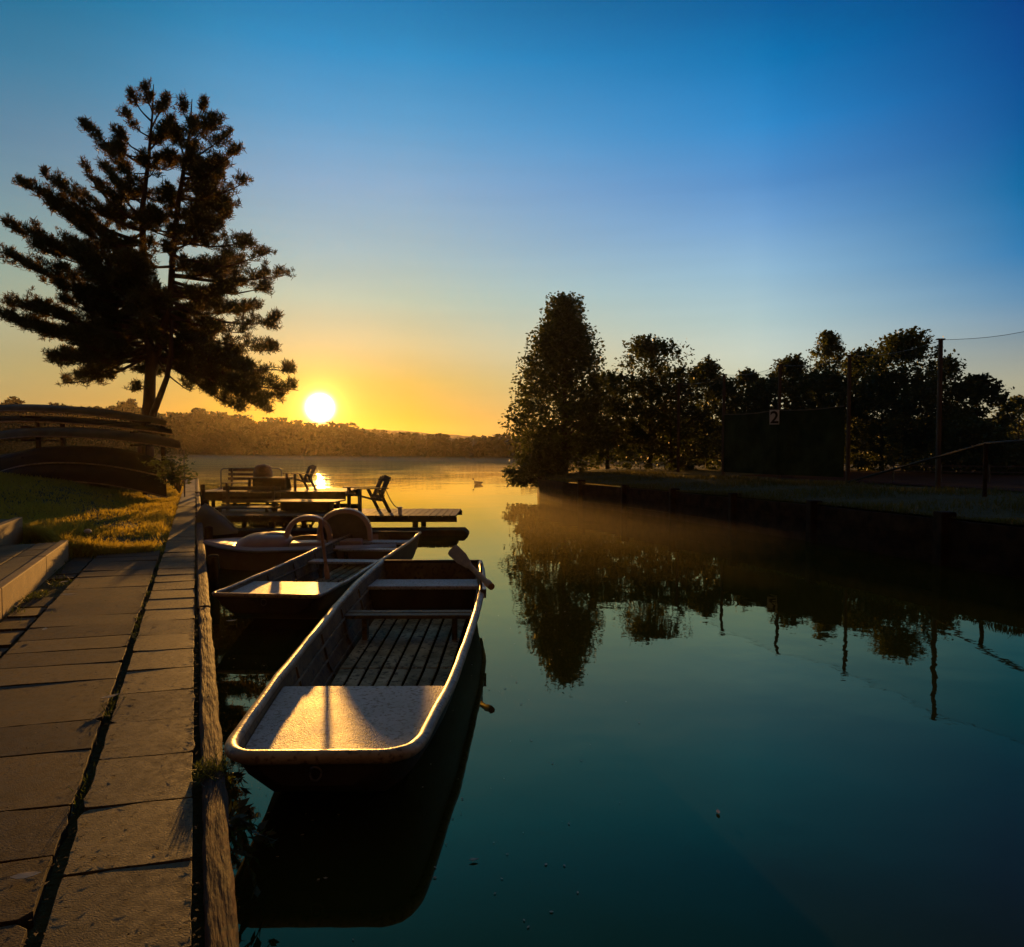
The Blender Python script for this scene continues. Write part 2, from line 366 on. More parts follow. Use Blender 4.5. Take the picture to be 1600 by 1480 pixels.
mcl = N.new('ShaderNodeMapRange'); mcl.inputs['From Min'].default_value = .35; mcl.inputs['From Max'].default_value = .72; mcl.inputs['To Min'].default_value = .985; mcl.inputs['To Max'].default_value = 1.022; L.new(ncl.outputs['Fac'], mcl.inputs['Value'])
scl = N.new('ShaderNodeVectorMath'); scl.operation = 'SCALE'; L.new(dk.outputs[0], scl.inputs[0]); L.new(mcl.outputs['Result'], scl.inputs['Scale']); dk = scl
# a dimmer, greener sky to the left of the sun
ls = N.new('ShaderNodeVectorMath'); ls.operation = 'DOT_PRODUCT'; L.new(fn.outputs[0], ls.inputs[0]); ls.inputs[1].default_value = (-sh.y, sh.x, 0)
lm = N.new('ShaderNodeMapRange'); lm.interpolation_type = 'SMOOTHSTEP'; lm.inputs['From Min'].default_value = -.03; lm.inputs['From Max'].default_value = .36; L.new(ls.outputs['Value'], lm.inputs['Value'])
dl = N.new('ShaderNodeMixRGB'); dl.blend_type = 'MULTIPLY'; dl.inputs['Color2'].default_value = (.72, .70, .60, 1); L.new(lm.outputs['Result'], dl.inputs['Fac']); L.new(dk.outputs[0], dl.inputs['Color1']); dk = dl
# aureole round the sun (thin bright cloud of light in the haze)
ds = N.new('ShaderNodeVectorMath'); ds.operation = 'DOT_PRODUCT'; L.new(nrm.outputs[0], ds.inputs[0]); ds.inputs[1].default_value = SUN
ac = N.new('ShaderNodeMath'); ac.operation = 'ARCCOSINE'; L.new(ds.outputs['Value'], ac.inputs[0])
def glow(width_deg, strength, color, power=1.0):
    d = N.new('ShaderNodeMath'); d.operation = 'DIVIDE'; L.new(ac.outputs[0], d.inputs[0]); d.inputs[1].default_value = R(width_deg)
    p = N.new('ShaderNodeMath'); p.operation = 'POWER'; L.new(d.outputs[0], p.inputs[0]); p.inputs[1].default_value = power
    ng = N.new('ShaderNodeMath'); ng.operation = 'MULTIPLY'; L.new(p.outputs[0], ng.inputs[0]); ng.inputs[1].default_value = -1
    ex = N.new('ShaderNodeMath'); ex.operation = 'EXPONENT'; L.new(ng.outputs[0], ex.inputs[0])
    sc_ = N.new('ShaderNodeVectorMath'); sc_.operation = 'SCALE'; sc_.inputs[0].default_value = color
    m_ = N.new('ShaderNodeMath'); m_.operation = 'MULTIPLY'; L.new(ex.outputs[0], m_.inputs[0]); m_.inputs[1].default_value = strength
    L.new(m_.outputs[0], sc_.inputs['Scale']); return sc_
acc = dk.outputs[0]
for g_ in (glow(0.62, 60.0, (1, 0.88, 0.5), 2.2), glow(0.75, 5.0, (1, 0.62, 0.14)), glow(2.0, 0.6, (1, 0.40, 0.02))):
    a_ = N.new('ShaderNodeVectorMath'); a_.operation = 'ADD'; L.new(acc, a_.inputs[0]); L.new(g_.outputs[0], a_.inputs[1]); acc = a_.outputs[0]
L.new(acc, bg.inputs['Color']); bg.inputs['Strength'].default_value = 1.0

sl = bpy.data.lights.new('sun', 'SUN'); so = bpy.data.objects.new('sun', sl); COL.objects.link(so)
sl.energy = 5.0; sl.angle = R(0.5); sl.color = (1.0, 0.46, 0.085)
so.rotation_euler = ray(500, 633).normalized().to_track_quat('Z', 'Y').to_euler(); so.location = (-20, 60, 20)

# ------------------------------------------------------------------ water and ground
def struct(o): o['kind'] = 'structure'; return o
mb = MB(); mb.add([(-2500, -300, 0), (2500, -300, 0), (2500, 4000, 0), (-2500, 4000, 0)], [(0, 1, 2, 3)])
struct(mb.build('water', M['water']))

ZP = 0.35
O_ = G(375, 1480, ZP); E2 = G(311, 760, ZP)
U = Vector((E2.x - O_.x, E2.y - O_.y, 0)).normalized(); V = Vector((-U.y, U.x, 0))
X0 = Vector((O_.x, O_.y, 0))
def S(s, v, z=0.0): return X0 + U * s + V * v + Vector((0, 0, z))
CROSS = 0.18   # the slab joints run a little askew

def sstep(a, b, x):
    t = min(max((x - a) / (b - a), 0), 1); return t * t * (3 - 2 * t)

S_END = 34.0
def sb(v): return 8.55 + max(0.0, v - 1.6) * 2.0          # where lawn meets paving / steps
def land(s, v):
    base = 0.30
    g = sstep(-0.12, 0.10, s - sb(v)) * sstep(0.50, 0.64, v)
    h = 0.37 + 0.20 * sstep(0.9, 2.2, v) + 0.30 * sstep(2.0, 7.0, v) + 0.30 * sstep(6, 16, v)
    h += 0.30 * sstep(1.5, 3.4, v) * sstep(9.5, 18, s)
    h += 0.05 * noise.noise(Vector((s * .5, v * .5, 0)))
    return base + (h - base) * g
mb = MB()
ss = [-12, -6, -2] + [x * 0.5 for x in range(-2, 14)] + [7 + x * .12 for x in range(60)] + [14.5 + x * .6 for x in range(33)] + [S_END]
vs_ = [0.02, .3] + [.46 + .06 * k for k in range(8)] + [1.0 + .15 * k for k in range(20)] + [4 + .6 * k for k in range(14)] + [14, 18, 25, 40, 70]
rings = [[S(s, v, land(s, v)) for v in vs_] for s in ss]
rings.append([S(S_END + .5, v, -0.4) for v in vs_])
mb.loft(rings)
struct(mb.build('ground', M['lawn'], smooth=True))

# ------------------------------------------------------------------ paving
def slab(mb, s0, s1, v0, v1, z0, z1, gap=0.008, dz=None, skew=CROSS):
    tl = (random.uniform(-.006, .006), random.uniform(-.005, .005)) if dz is None else (random.uniform(-.02, .02), random.uniform(-.012, .012))
    q = [(s0 + gap, v0 + gap), (s1 - gap, v0 + gap), (s1 - gap, v1 - gap), (s0 + gap, v1 - gap)]
    out_ = []
    for k in range(4):
        (a, b_), (c, d), (e, f) = q[k], q[(k + 1) % 4], q[k - 1]
        ch = random.uniform(.003, .008) if random.random() < .8 else random.uniform(.015, .035)
        l1, l0 = math.hypot(c - a, d - b_), math.hypot(e - a, f - b_)
        out_.append((a + (e - a) * ch / l0, b_ + (f - b_) * ch / l0)); out_.append((a + (c - a) * ch / l1, b_ + (d - b_) * ch / l1))
        n_ = max(2, int(l1 / .07)); nx, ny = -(d - b_) / l1, (c - a) / l1
        for i in range(1, n_):
            w_ = random.gauss(0, .0018) - (random.uniform(.004, .012) if random.random() < .05 else 0)
            out_.append((a + (c - a) * i / n_ + nx * w_, b_ + (d - b_) * i / n_ + ny * w_))
    sm, vm = (s0 + s1) / 2, (v0 + v1) / 2
    n_ = len(out_)
    bot = [S(a + b_ * skew, b_, z0) for a, b_ in out_]
    top = [S(a + b_ * skew, b_, z1 + tl[0] * (a - sm) / .4 + tl[1] * (b_ - vm) / .4) for a, b_ in out_]
    mb.add(bot + top, [tuple(range(n_ - 1, -1, -1)), tuple(range(n_, 2 * n_))] + [(k, (k + 1) % n_, n_ + (k + 1) % n_, n_ + k) for k in range(n_)])
mb = MB()
s = -3.1
while s < S_END - .3:
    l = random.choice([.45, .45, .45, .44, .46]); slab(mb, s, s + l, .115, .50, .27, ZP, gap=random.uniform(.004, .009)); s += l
struct(mb.build('pavement', M['slab'], bevel=0.005)); mb = MB()
s = -3.0
while s < 8.4:
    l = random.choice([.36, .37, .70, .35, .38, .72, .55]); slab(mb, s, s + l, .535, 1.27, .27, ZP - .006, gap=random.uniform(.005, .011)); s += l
s = -3.0
while s < 8.1:
    l = random.uniform(.35, .6)
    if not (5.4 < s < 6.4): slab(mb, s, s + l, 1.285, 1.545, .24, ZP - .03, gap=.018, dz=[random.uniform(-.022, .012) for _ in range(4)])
    s += l
struct(mb.build('path', M['slab2'], bevel=0.005))

# timber edge along the water: each beam its own thing
def rough_beam(s0, s1, v0, v1, z0, z1, label, amp=.006):
    mb = MB(); n = max(6, int((s1 - s0) / .035)); rings = []
    off = random.uniform(0, 50)
    for i in range(n + 1):
        s = s0 + (s1 - s0) * i / n
        def q(v, z, k):
            a = noise.noise(Vector((s * 3.2 + off, k * 7.1, 0))) * amp + noise.noise(Vector((s * 11 + off, k * 3.3, 5))) * amp * .5
            b_ = noise.noise(Vector((s * 4.1 + off, k * .6, 9))) * amp * .6
            return S(s, v + a, z + b_)
        rings.append([q(v0, z0, 0), q(v0, z1 - .012, 1), q(v0 + .012, z1, 2), q((v0 + v1) / 2 - .01, z1 + .002, 3), q((v0 + v1) / 2 + .02, z1 - .002, 4), q(v1 - .012, z1, 5), q(v1, z1 - .012, 6), q(v1, z0, 7)])
    mb.loft(rings, True, True)
    o = mb.build('timber_beam', M['beam'], origin=S((s0 + s1) / 2, v0, z0))
    ang = math.atan2(U.y, U.x) - math.pi / 2; o.data.transform(Matrix.Rotation(-ang, 4, 'Z')); o.rotation_euler = (0, 0, ang)
    # grain along the beam
    return [setattr(p_, 'use_smooth', True) for p_ in o.data.polygons]; o.data.set_sharp_from_angle(angle=R(38)); tag(o, label, 'beam', 'timber beams edging the path')
J = (G(327, 950, ZP) - O_).length
rough_beam(-3.2, J - .01, 0.0, .088, .10, ZP + .012, 'weathered near edge beam running to the bottom of the picture beside the pale slabs', .009)
rough_beam(J + .012, J + 4.3, -0.004, .098, .10, ZP + .016, 'sunlit timber edge beam beside the second rowing boat')
rough_beam(J + 4.32, J + 12.2, 0.0, .10, .10, ZP + .012, 'long timber edge beam beside the pedal boat and the jetties')
rough_beam(J + 12.22, S_END, 0.0, .10, .10, ZP + .012, 'farthest timber edge beam ending at the lake')

mb = MB()
n = 70; rings = []
for i in range(n + 1):
    s = -3.2 + (S_END + 3.2) * i / n
    rings.append([S(s, .022, -.8), S(s, .022, .22), S(s, .30, .22), S(s, .30, -.8)])
mb.loft(rings, True, True)
o = mb.build('quay_wall', M['darkwood'], origin=S(10, .1, 0)); tag(o, 'dark wall under the timber edge of the paved quay', 'wall')

# piles along the quay
pile0 = MB(); pile0.tube([(0, 0, -.6), (0, 0, .62)], [.07, .065], 10); pile0.ball((0, 0, .62), (.066, .066, .03))
for k, (s, lab) in enumerate([(7.2, 'dark wooden pile on the quay between the second rowing boat and the pedal boat'),
                              (10.6, 'dark wooden pile on the quay right behind the pedal boat bow'), (14.1, 'tall wooden pile where the near jetty leaves the quay'),
                              (21.0, 'wooden pile where the far jetty leaves the quay')]):
    if k == 0: p0 = pile0.build('mooring_pile', M['darkwood'], smooth=True); o = p0
    else: o = p0.copy(); COL.objects.link(o)
    o.location = S(s, -.085, -.22 if k < 2 else 0.0); tag(o, lab, 'pile', 'mooring piles along the quay')

# ------------------------------------------------------------------ concrete steps at the left
t = thing('concrete_steps', S(5, 2.0, .3), 'two wide concrete steps with pale risers beside the paving', 'steps')
def lbox(mb, s0, s1, v0, v1, z0, z1):
    q = [(s0, v0), (s1, v0), (s1, v1), (s0, v1)]
    mb.add([S(a, b_, z0) for a, b_ in q] + [S(a, b_, z1) for a, b_ in q], [(3, 2, 1, 0), (4, 5, 6, 7), (0, 1, 5, 4), (1, 2, 6, 5), (2, 3, 7, 6), (3, 0, 4, 7)])
for (v0, v1, z0, z1, send, tr_end) in ((1.57, 2.32, .20, .555, 8.35, 8.3), (2.33, 3.2, .40, .745, 9.85, 9.8)):
    kb = MB(); s = -3.0
    cuts = [-3.0, -1.0, 1.0, 3.0, 5.0, 6.9, send]
    for a, b_ in zip(cuts[:-1], cuts[1:]): lbox(kb, a + .003, b_ - .003, v0, v0 + .09, z0, z1 + random.uniform(-.003, .003))
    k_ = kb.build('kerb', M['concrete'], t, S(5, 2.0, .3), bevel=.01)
    tb = MB(); s = -3.0
    while s < tr_end - .1:
        l = min(random.uniform(.5, .9), tr_end - s)
        lbox(tb, s + .006, s + l - .006, v0 + .10, v0 + .32, z0, z1 - .012 + random.uniform(-.004, .004))
        lbox(tb, s + .006, s + l - .006, v0 + .335, v1 - .004, z0, z1 - .015 + random.uniform(-.006, .004)); s += l
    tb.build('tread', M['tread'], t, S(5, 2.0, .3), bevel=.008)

# ------------------------------------------------------------------ lawn grass (left bank) and its weeds
def blades(pts, hts, wd, lean=.35):
    n = len(pts); a = rng.uniform(0, 2 * math.pi, n)
    sd = np.stack([np.cos(a), np.sin(a), np.zeros(n)], 1) * (wd * rng.uniform(.6, 1.4, n))[:, None]
    top = np.stack([rng.normal(0, lean, n), rng.normal(0, lean, n), np.ones(n)], 1) * hts[:, None]
    return np.stack([pts - sd, pts + sd, pts + top + sd * .15, pts + top - sd * .15], 1)
pts = []
while len(pts) < 52000:
    s = 8.3 + 22 * random.random() ** 1.7; v = .5 + 9.5 * random.random() ** 1.35
    if s < sb(v) - .05: continue
    if noise.noise(Vector((s * 1.3, v * 1.3, 3))) < -.32 and random.random() < .7: continue
    if v < .62 and random.random() < .6: continue
    p = S(s, v, land(s, v) - .01); pts.append(tuple(p))
pts = np.array(pts); h = rng.uniform(.03, .085, len(pts)) * (1 + .5 * np.sin(pts[:, 0] * 2.1) * np.sin(pts[:, 1] * 1.7))
o = quads_np(blades(pts, h, .006 + .0005 * pts[:, 1]), 'lawn_grass', M['grass'])
tag(o, 'dewy lawn grass on the left bank', 'grass', kind='stuff')

# shaggy overhanging tufts along the lawn edge
pts = []; hh = []
for k in range(7000):
    v = random.uniform(.62, 3.4); s = sb(v) + random.gauss(.0, .07)
    pts.append(tuple(S(s, v, land(s + .05, v) - random.uniform(0, .06)))); hh.append(random.uniform(.06, .15))
o = quads_np(blades(np.array(pts), np.array(hh), .006 + 0 * np.array(hh), .6), 'edge_grass', M['grass'])
tag(o, 'shaggy longer grass along the lawn edge above the steps', 'grass', kind='stuff')
# moss and weeds in the joints
pts = []; hh = []
for k in range(2600):
    r_ = random.random()
    if r_ < .45: s, v = random.uniform(-1, 8.4), .517 + random.gauss(0, .012)
    elif r_ < .75: s, v = random.uniform(2, 8.2), random.gauss(1.5, .05)
    else: s, v = random.gauss(5.9, .4), random.uniform(1.2, 1.55)
    if noise.noise(Vector((s * 2.0, v * 4, 8))) < .05: continue
    pts.append(tuple(S(s, v, .325))); hh.append(random.uniform(.015, .045))
o = quads_np(blades(np.array(pts), np.array(hh), .004 + 0 * np.array(hh), .7), 'joint_moss', M['weed'])
tag(o, 'moss and tiny weeds in the paving joints', 'moss', kind='stuff')

# ------------------------------------------------------------------ rowing boats
def lerp_st(st, y):
    for a, b_ in zip(st[:-1], st[1:]):
        if a[0] <= y <= b_[0]:
            t = (y - a[0]) / (b_[0] - a[0]); return [a[k] + (b_[k] - a[k]) * t for k in range(5)]
    return list(st[-1])

def make_boat(st, Ln, label, loc, rz, seat_end, seat_z, thwarts, stern_seat, fl0, fl1, rim_r, nslat):
    root = thing('rowing_boat', loc, label, 'rowing boat', 'rowing boats moored at the quay', rz)
    ys = [0, .012, .03, .06, .10, .15, .22] + [.3 + (Ln - .3) * i / 34 for i in range(35)]
    T = .022
    def smooth_w(y):
        r_ = lerp_st(st, y)
        # soften the polyline
        a = lerp_st(st, max(.25, y - .25)) if y > .5 else r_; b_ = lerp_st(st, min(Ln, y + .25)) if y > .5 else r_
        return [(r_[k] * 2 + a[k] + b_[k]) / 4 if k else y for k in range(5)]
    rows = [smooth_w(y) for y in ys]
    hull = MB(); out_r, in_r = [], []
    for (y, wr, wb, zr, zb) in rows:
        zt = zr - .01
        out_r.append([Vector((-wr, y, zt)), Vector((-(wr * .62 + wb * .38), y, zb + (zt - zb) * .42)), Vector((-wb, y, zb)), Vector((wb, y, zb)), Vector((wr * .62 + wb * .38, y, zb + (zt - zb) * .42)), Vector((wr, y, zt))])
        yi = min(max(y, T), Ln - T * 1.5)
        in_r.append([Vector((-(wr - T), yi, zt)), Vector((-(wr * .62 + wb * .38 - T), yi, zb + (zt - zb) * .42)), Vector((-(wb - T), yi, zb + T)), Vector((wb - T, yi, zb + T)), Vector((wr * .62 + wb * .38 - T, yi, zb + (zt - zb) * .42)), Vector((wr - T, yi, zt))])
    ho = MB(); ho.loft(out_r)
    ho.add(out_r[0], [(0, 1, 2, 3, 4, 5)]); ho.add(out_r[-1], [(0, 1, 2, 3, 4, 5)])
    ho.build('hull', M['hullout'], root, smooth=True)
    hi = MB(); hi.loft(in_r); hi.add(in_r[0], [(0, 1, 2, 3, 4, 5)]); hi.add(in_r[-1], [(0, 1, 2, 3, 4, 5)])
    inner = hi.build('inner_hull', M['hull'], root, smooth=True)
    # strakes pressed along the inside
    for k, fr in enumerate((.25, .5, .72)):
        for sgn in (-1, 1):
            mb = MB(); pp = []
            for i in range(24):
                y = seat_end * .3 + (Ln - .3 - seat_end * .3) * i / 23
                _, wr, wb, zr, zb = smooth_w(y)
                z = zb + (zr - zb) * (1 - fr)
                wm = wr * .62 + wb * .38; zm = zb + (zr - zb) * .42
                x = wm + (wr - wm) * (z - zm) / (zr - zm) if z > zm else wb + (wm - wb) * (z - zb) / (zm - zb)
                pp.append((sgn * (x - T - .008), y, z))
            mb.tube(pp, .011, 6); mb.build('strake', M['hull'], inner, smooth=True)
    # gunwale: rolled rub rail right round
    loop = [Vector((-r_[1] - .004, r_[0], r_[3])) for r_ in rows[::-1]] + [Vector((r_[1] + .004, r_[0], r_[3])) for r_ in rows]
    loop = [p for i, p in enumerate(loop) if i == 0 or (p - loop[i - 1]).length > 1e-4]
    g = MB()
    ringg = []
    for i, p in enumerate(loop):
        d = (loop[min(i + 1, len(loop) - 1)] - loop[max(i - 1, 0)]).normalized(); sd = Vector((d.y, -d.x, 0)).normalized()
        rr_ = rim_r * (1 + .12 * noise.noise(p * 7) + .06 * noise.noise(p * 23)); c = p + Vector((.006 * noise.noise(p * 2.3 + Vector((9, 0, 0))), 0, .008 * noise.noise(p * 3) + .003 * noise.noise(p * 17)))
        ringg.append([c + sd * (rr_ * math.cos(a)) + Vector((0, 0, rr_ * (1.15 if math.sin(a) < 0 else .8) * math.sin(a))) for a in [2 * math.pi * k / 10 for k in range(10)]])
    g.loft(ringg, True, True); g.build('gunwale', M['rim'], root, smooth=True)
    _, wr, wb, zr, zb = rows[-1]
    g = MB(); g.beam((-wr, Ln - .01, zr), (wr, Ln - .01, zr), .045, .04); g.build('transom_cap', M['hullout'], root, bevel=.008)
    mb = MB(); mb.tube([(.05 * math.cos(a) * .5, -.018 - .012 * abs(math.sin(a)), .30 + .03 * math.sin(a)) for a in [2 * math.pi * k / 14 for k in range(14)]], .005, 6, closed=True); mb.build('mooring_ring', M['metal'], root, smooth=True)
    # bow seat
    def inw(y, z):
        _, wr, wb, zr, zb = smooth_w(y); zm = zb + (zr - zb) * .42; wm = wr * .62 + wb * .38
        x = wm + (wr - wm) * (z - zm) / (zr - zm) if z > zm else wb + (wm - wb) * max(0, z - zb) / (zm - zb)
        return x - T - .003
    b_ = MB(); yy = [.03, .06, .1, .15, .22, .32, .45, .6, .8, seat_end]
    lft = [Vector((-inw(y, seat_z), y, seat_z)) for y in yy]; rgt = [Vector((inw(y, seat_z), y, seat_z)) for y in yy]
    b_.prism(lft + rgt[::-1], (0, 0, -.03))
    bs = b_.build('bow_seat', M['seat'], root, bevel=.006)
    b_ = MB(); b_.prism([(-inw(seat_end, seat_z - .03), seat_end - .02, seat_z - .031), (inw(seat_end, seat_z - .03), seat_end - .02, seat_z - .031), (inw(seat_end, .04), seat_end - .02, .03), (-inw(seat_end, .04), seat_end - .02, .03)], (0, -.015, 0))
    b_.build('seat_front', M['hull'], bs)
    # floor boards
    zf = .035
    b_ = MB(); ysec = [fl0, fl0 + .52, fl0 + 1.15, fl1]
    for i in range(nslat):
        for q, (ya, yb) in enumerate(zip(ysec[:-1], ysec[1:])):
            wa, wb_ = inw(ya, zf + .02) - .04, inw(yb, zf + .02) - .04
            def xs(f, wv): return -wv + 2 * wv * f
            f0, f1 = i / nslat + .10 / nslat, (i + 1) / nslat - .10 / nslat
            zz = zf + .004 * q
            poly = [(xs(f0, wa), ya + .004, zz), (xs(f1, wa), ya + .004, zz), (xs(f1, wb_), yb - .004, zz), (xs(f0, wb_), yb - .004, zz)]
            b_.prism(poly, (0, 0, .018))
    b_.build('floor_boards', M['floor'], root, bevel=.004)
    # thwarts of two planks
    for (y, z, wd, two) in thwarts:
        b_ = MB(); x0, x1 = -inw(y, z), inw(y, z)
        if two:
            b_.box(((x0 + x1) / 2, y - wd * .27, z), (x1 - x0, wd * .46, .03)); b_.box(((x0 + x1) / 2, y + wd * .27, z + .002), (x1 - x0, wd * .46, .03))
        else: b_.box(((x0 + x1) / 2, y, z), (x1 - x0, wd, .03))
        th = b_.build('thwart', M['hull'] if two else M['seat'], root, bevel=.006)
        for sx in (-.35, .35):
            b_ = MB(); b_.box((sx * (x1 - x0), y, (z + zf) / 2 - .005), (.04, wd * .5, z - zf - .05))
            b_.build('thwart_support', M['hull'], th)
    # stern seat: box with a plank top
    ya, yb, z = stern_seat
    b_ = MB(); b_.prism([(-inw(ya, z), ya, z), (inw(ya, z), ya, z), (inw(yb, z), yb, z), (-inw(yb, z), yb, z)], (0, 0, -.035))
    ssob = b_.build('stern_seat', M['seat'], root, bevel=.006)
    b_ = MB(); b_.prism([(-inw(ya, z - .04), ya + .02, z - .037), (inw(ya, z - .04), ya + .02, z - .037), (inw(ya, .05), ya + .02, .03), (-inw(ya, .05), ya + .02, .03)], (0, .018, 0))
    b_.build('locker_front', M['hullout'], ssob)
    # ribs
    for y in [seat_end + .35 + k * .75 for k in range(int((Ln - seat_end - .4) / .75))]:
        for sgn in (-1, 1):
            _, wr, wb, zr, zb = smooth_w(y); zm = zb + (zr - zb) * .42; wm = wr * .62 + wb * .38
            b_ = MB(); b_.beam((sgn * (wb - T - .005), y, zb + T), (sgn * (wm - T - .008), y, zm), .03, .016); b_.beam((sgn * (wm - T - .008), y, zm), (sgn * (wr - T - .008), y, zr - .03), .03, .016)
            b_.build('rib', M['hull'], root)
    return root, smooth_w

st1 = [(0, .28, .15, .365, .235), (.012, .315, .17, .365, .225), (.03, .35, .19, .365, .21), (.06, .378, .21, .362, .19), (.10, .402, .23, .36, .165), (.15, .42, .245, .358, .14), (.22, .433, .26, .355, .10),
       (.6, .468, .32, .35, .0), (1.1, .515, .37, .35, -.06), (1.9, .555, .42, .36, -.08), (3.0, .60, .46, .38, -.08), (3.8, .605, .47, .405, -.07), (4.4, .57, .46, .43, -.02), (4.8, .535, .44, .45, .04)]
boat1, sw1 = make_boat(st1, 4.8, 'nearest rowing boat with wide pale bow seat and slatted floor', (-.85, 3.02, 0), R(.6), 1.05, .318,
                       [(3.03, .27, .2, True)], (3.98, 4.36, .33), 1.06, 3.8, .03, 8)
st2 = [(0, .46, .30, .36, .20), (.012, .48, .31, .36, .19), (.03, .49, .32, .36, .18), (.06, .495, .33, .36, .165), (.10, .498, .34, .36, .15), (.15, .50, .35, .358, .12), (.22, .502, .355, .355, .09),
       (.6, .51, .37, .35, .0), (1.1, .52, .39, .35, -.06), (1.9, .53, .41, .36, -.08), (3.0, .54, .42, .375, -.08), (3.8, .535, .42, .39, -.07), (4.2, .52, .41, .40, -.02), (4.5, .50, .40, .41, .04)]
b2n = Vector((-2.27, 6.42, 0)); b2f = Vector((-1.93, 10.9, 0))
rz2 = -math.atan2(b2f.x - b2n.x, b2f.y - b2n.y)
boat2, sw2 = make_boat(st2, 4.5, 'second rowing boat behind with straight sides and an oar standing inside', b2n, rz2, .85, .325,
                       [(2.5, .27, .22, False), (3.5, .28, .2, False)], (4.0, 4.3, .32), .9, 3.9, .02, 7)

# oarlock and oar at the near boat
root = boat1
lock = MB(); lx, ly, lz = .605, 3.33, .42
lock.tube([(lx, ly, lz - .06), (lx, ly, lz + .12)], .012, 8); lock.tube([(lx, ly - .04, lz + .22), (lx, ly - .035, lz + .14), (lx, ly, lz + .12), (lx, ly + .035, lz + .14), (lx, ly + .04, lz + .24)], .009, 6)
lock.box((lx + .02, ly, lz - .02), (.05, .12, .08)); lock.build('oarlock', M['metal'], root, smooth=True)
def oar(a, b_, label, shaft=.022, blade_l=.55, blade_w=.085):
    a, b_ = Vector(a), Vector(b_); d = (b_ - a); Lg = d.length; d.normalize()
    t = thing('wooden_oar', a, label, 'oar')
    e = a + d * blade_l
    mb = MB(); mb.tube([e - d * .05, b_ - d * .12, b_ - d * .11, b_], [shaft, shaft * .95, shaft * 1.25, shaft * 1.15], 10); mb.build('shaft', M['oar'], t, a, smooth=True)
    sd = d.cross((a + b_) / 2 - Vector((0, 0, EYE))).normalized(); nn = sd.cross(d)
    mb = MB(); rings = []
    for q, wv in ((0, .9), (.1, 1), (.5, .95), (.85, .55), (1, .28)):
        c = a + d * blade_l * q
        rings.append([c + sd * blade_w * wv * .5 * m_ + nn * tt * .009 for m_, tt in ((-1, 0), (-.5, 1), (.5, 1), (1, 0), (.5, -1), (-.5, -1))])
    mb.loft(rings, True, True); mb.build('blade', M['oar'], t, a)
    return t
oar(P(706, 858, 7.0), P(768, 917, 5.95), 'wooden oar lying across the nearest boat over its right oarlock', .026, .62, .13)
oar(P(512, 905, 7.7), P(500, 812, 8.4), 'wooden oar standing upright inside the second rowing boat', .02, .3, .06)

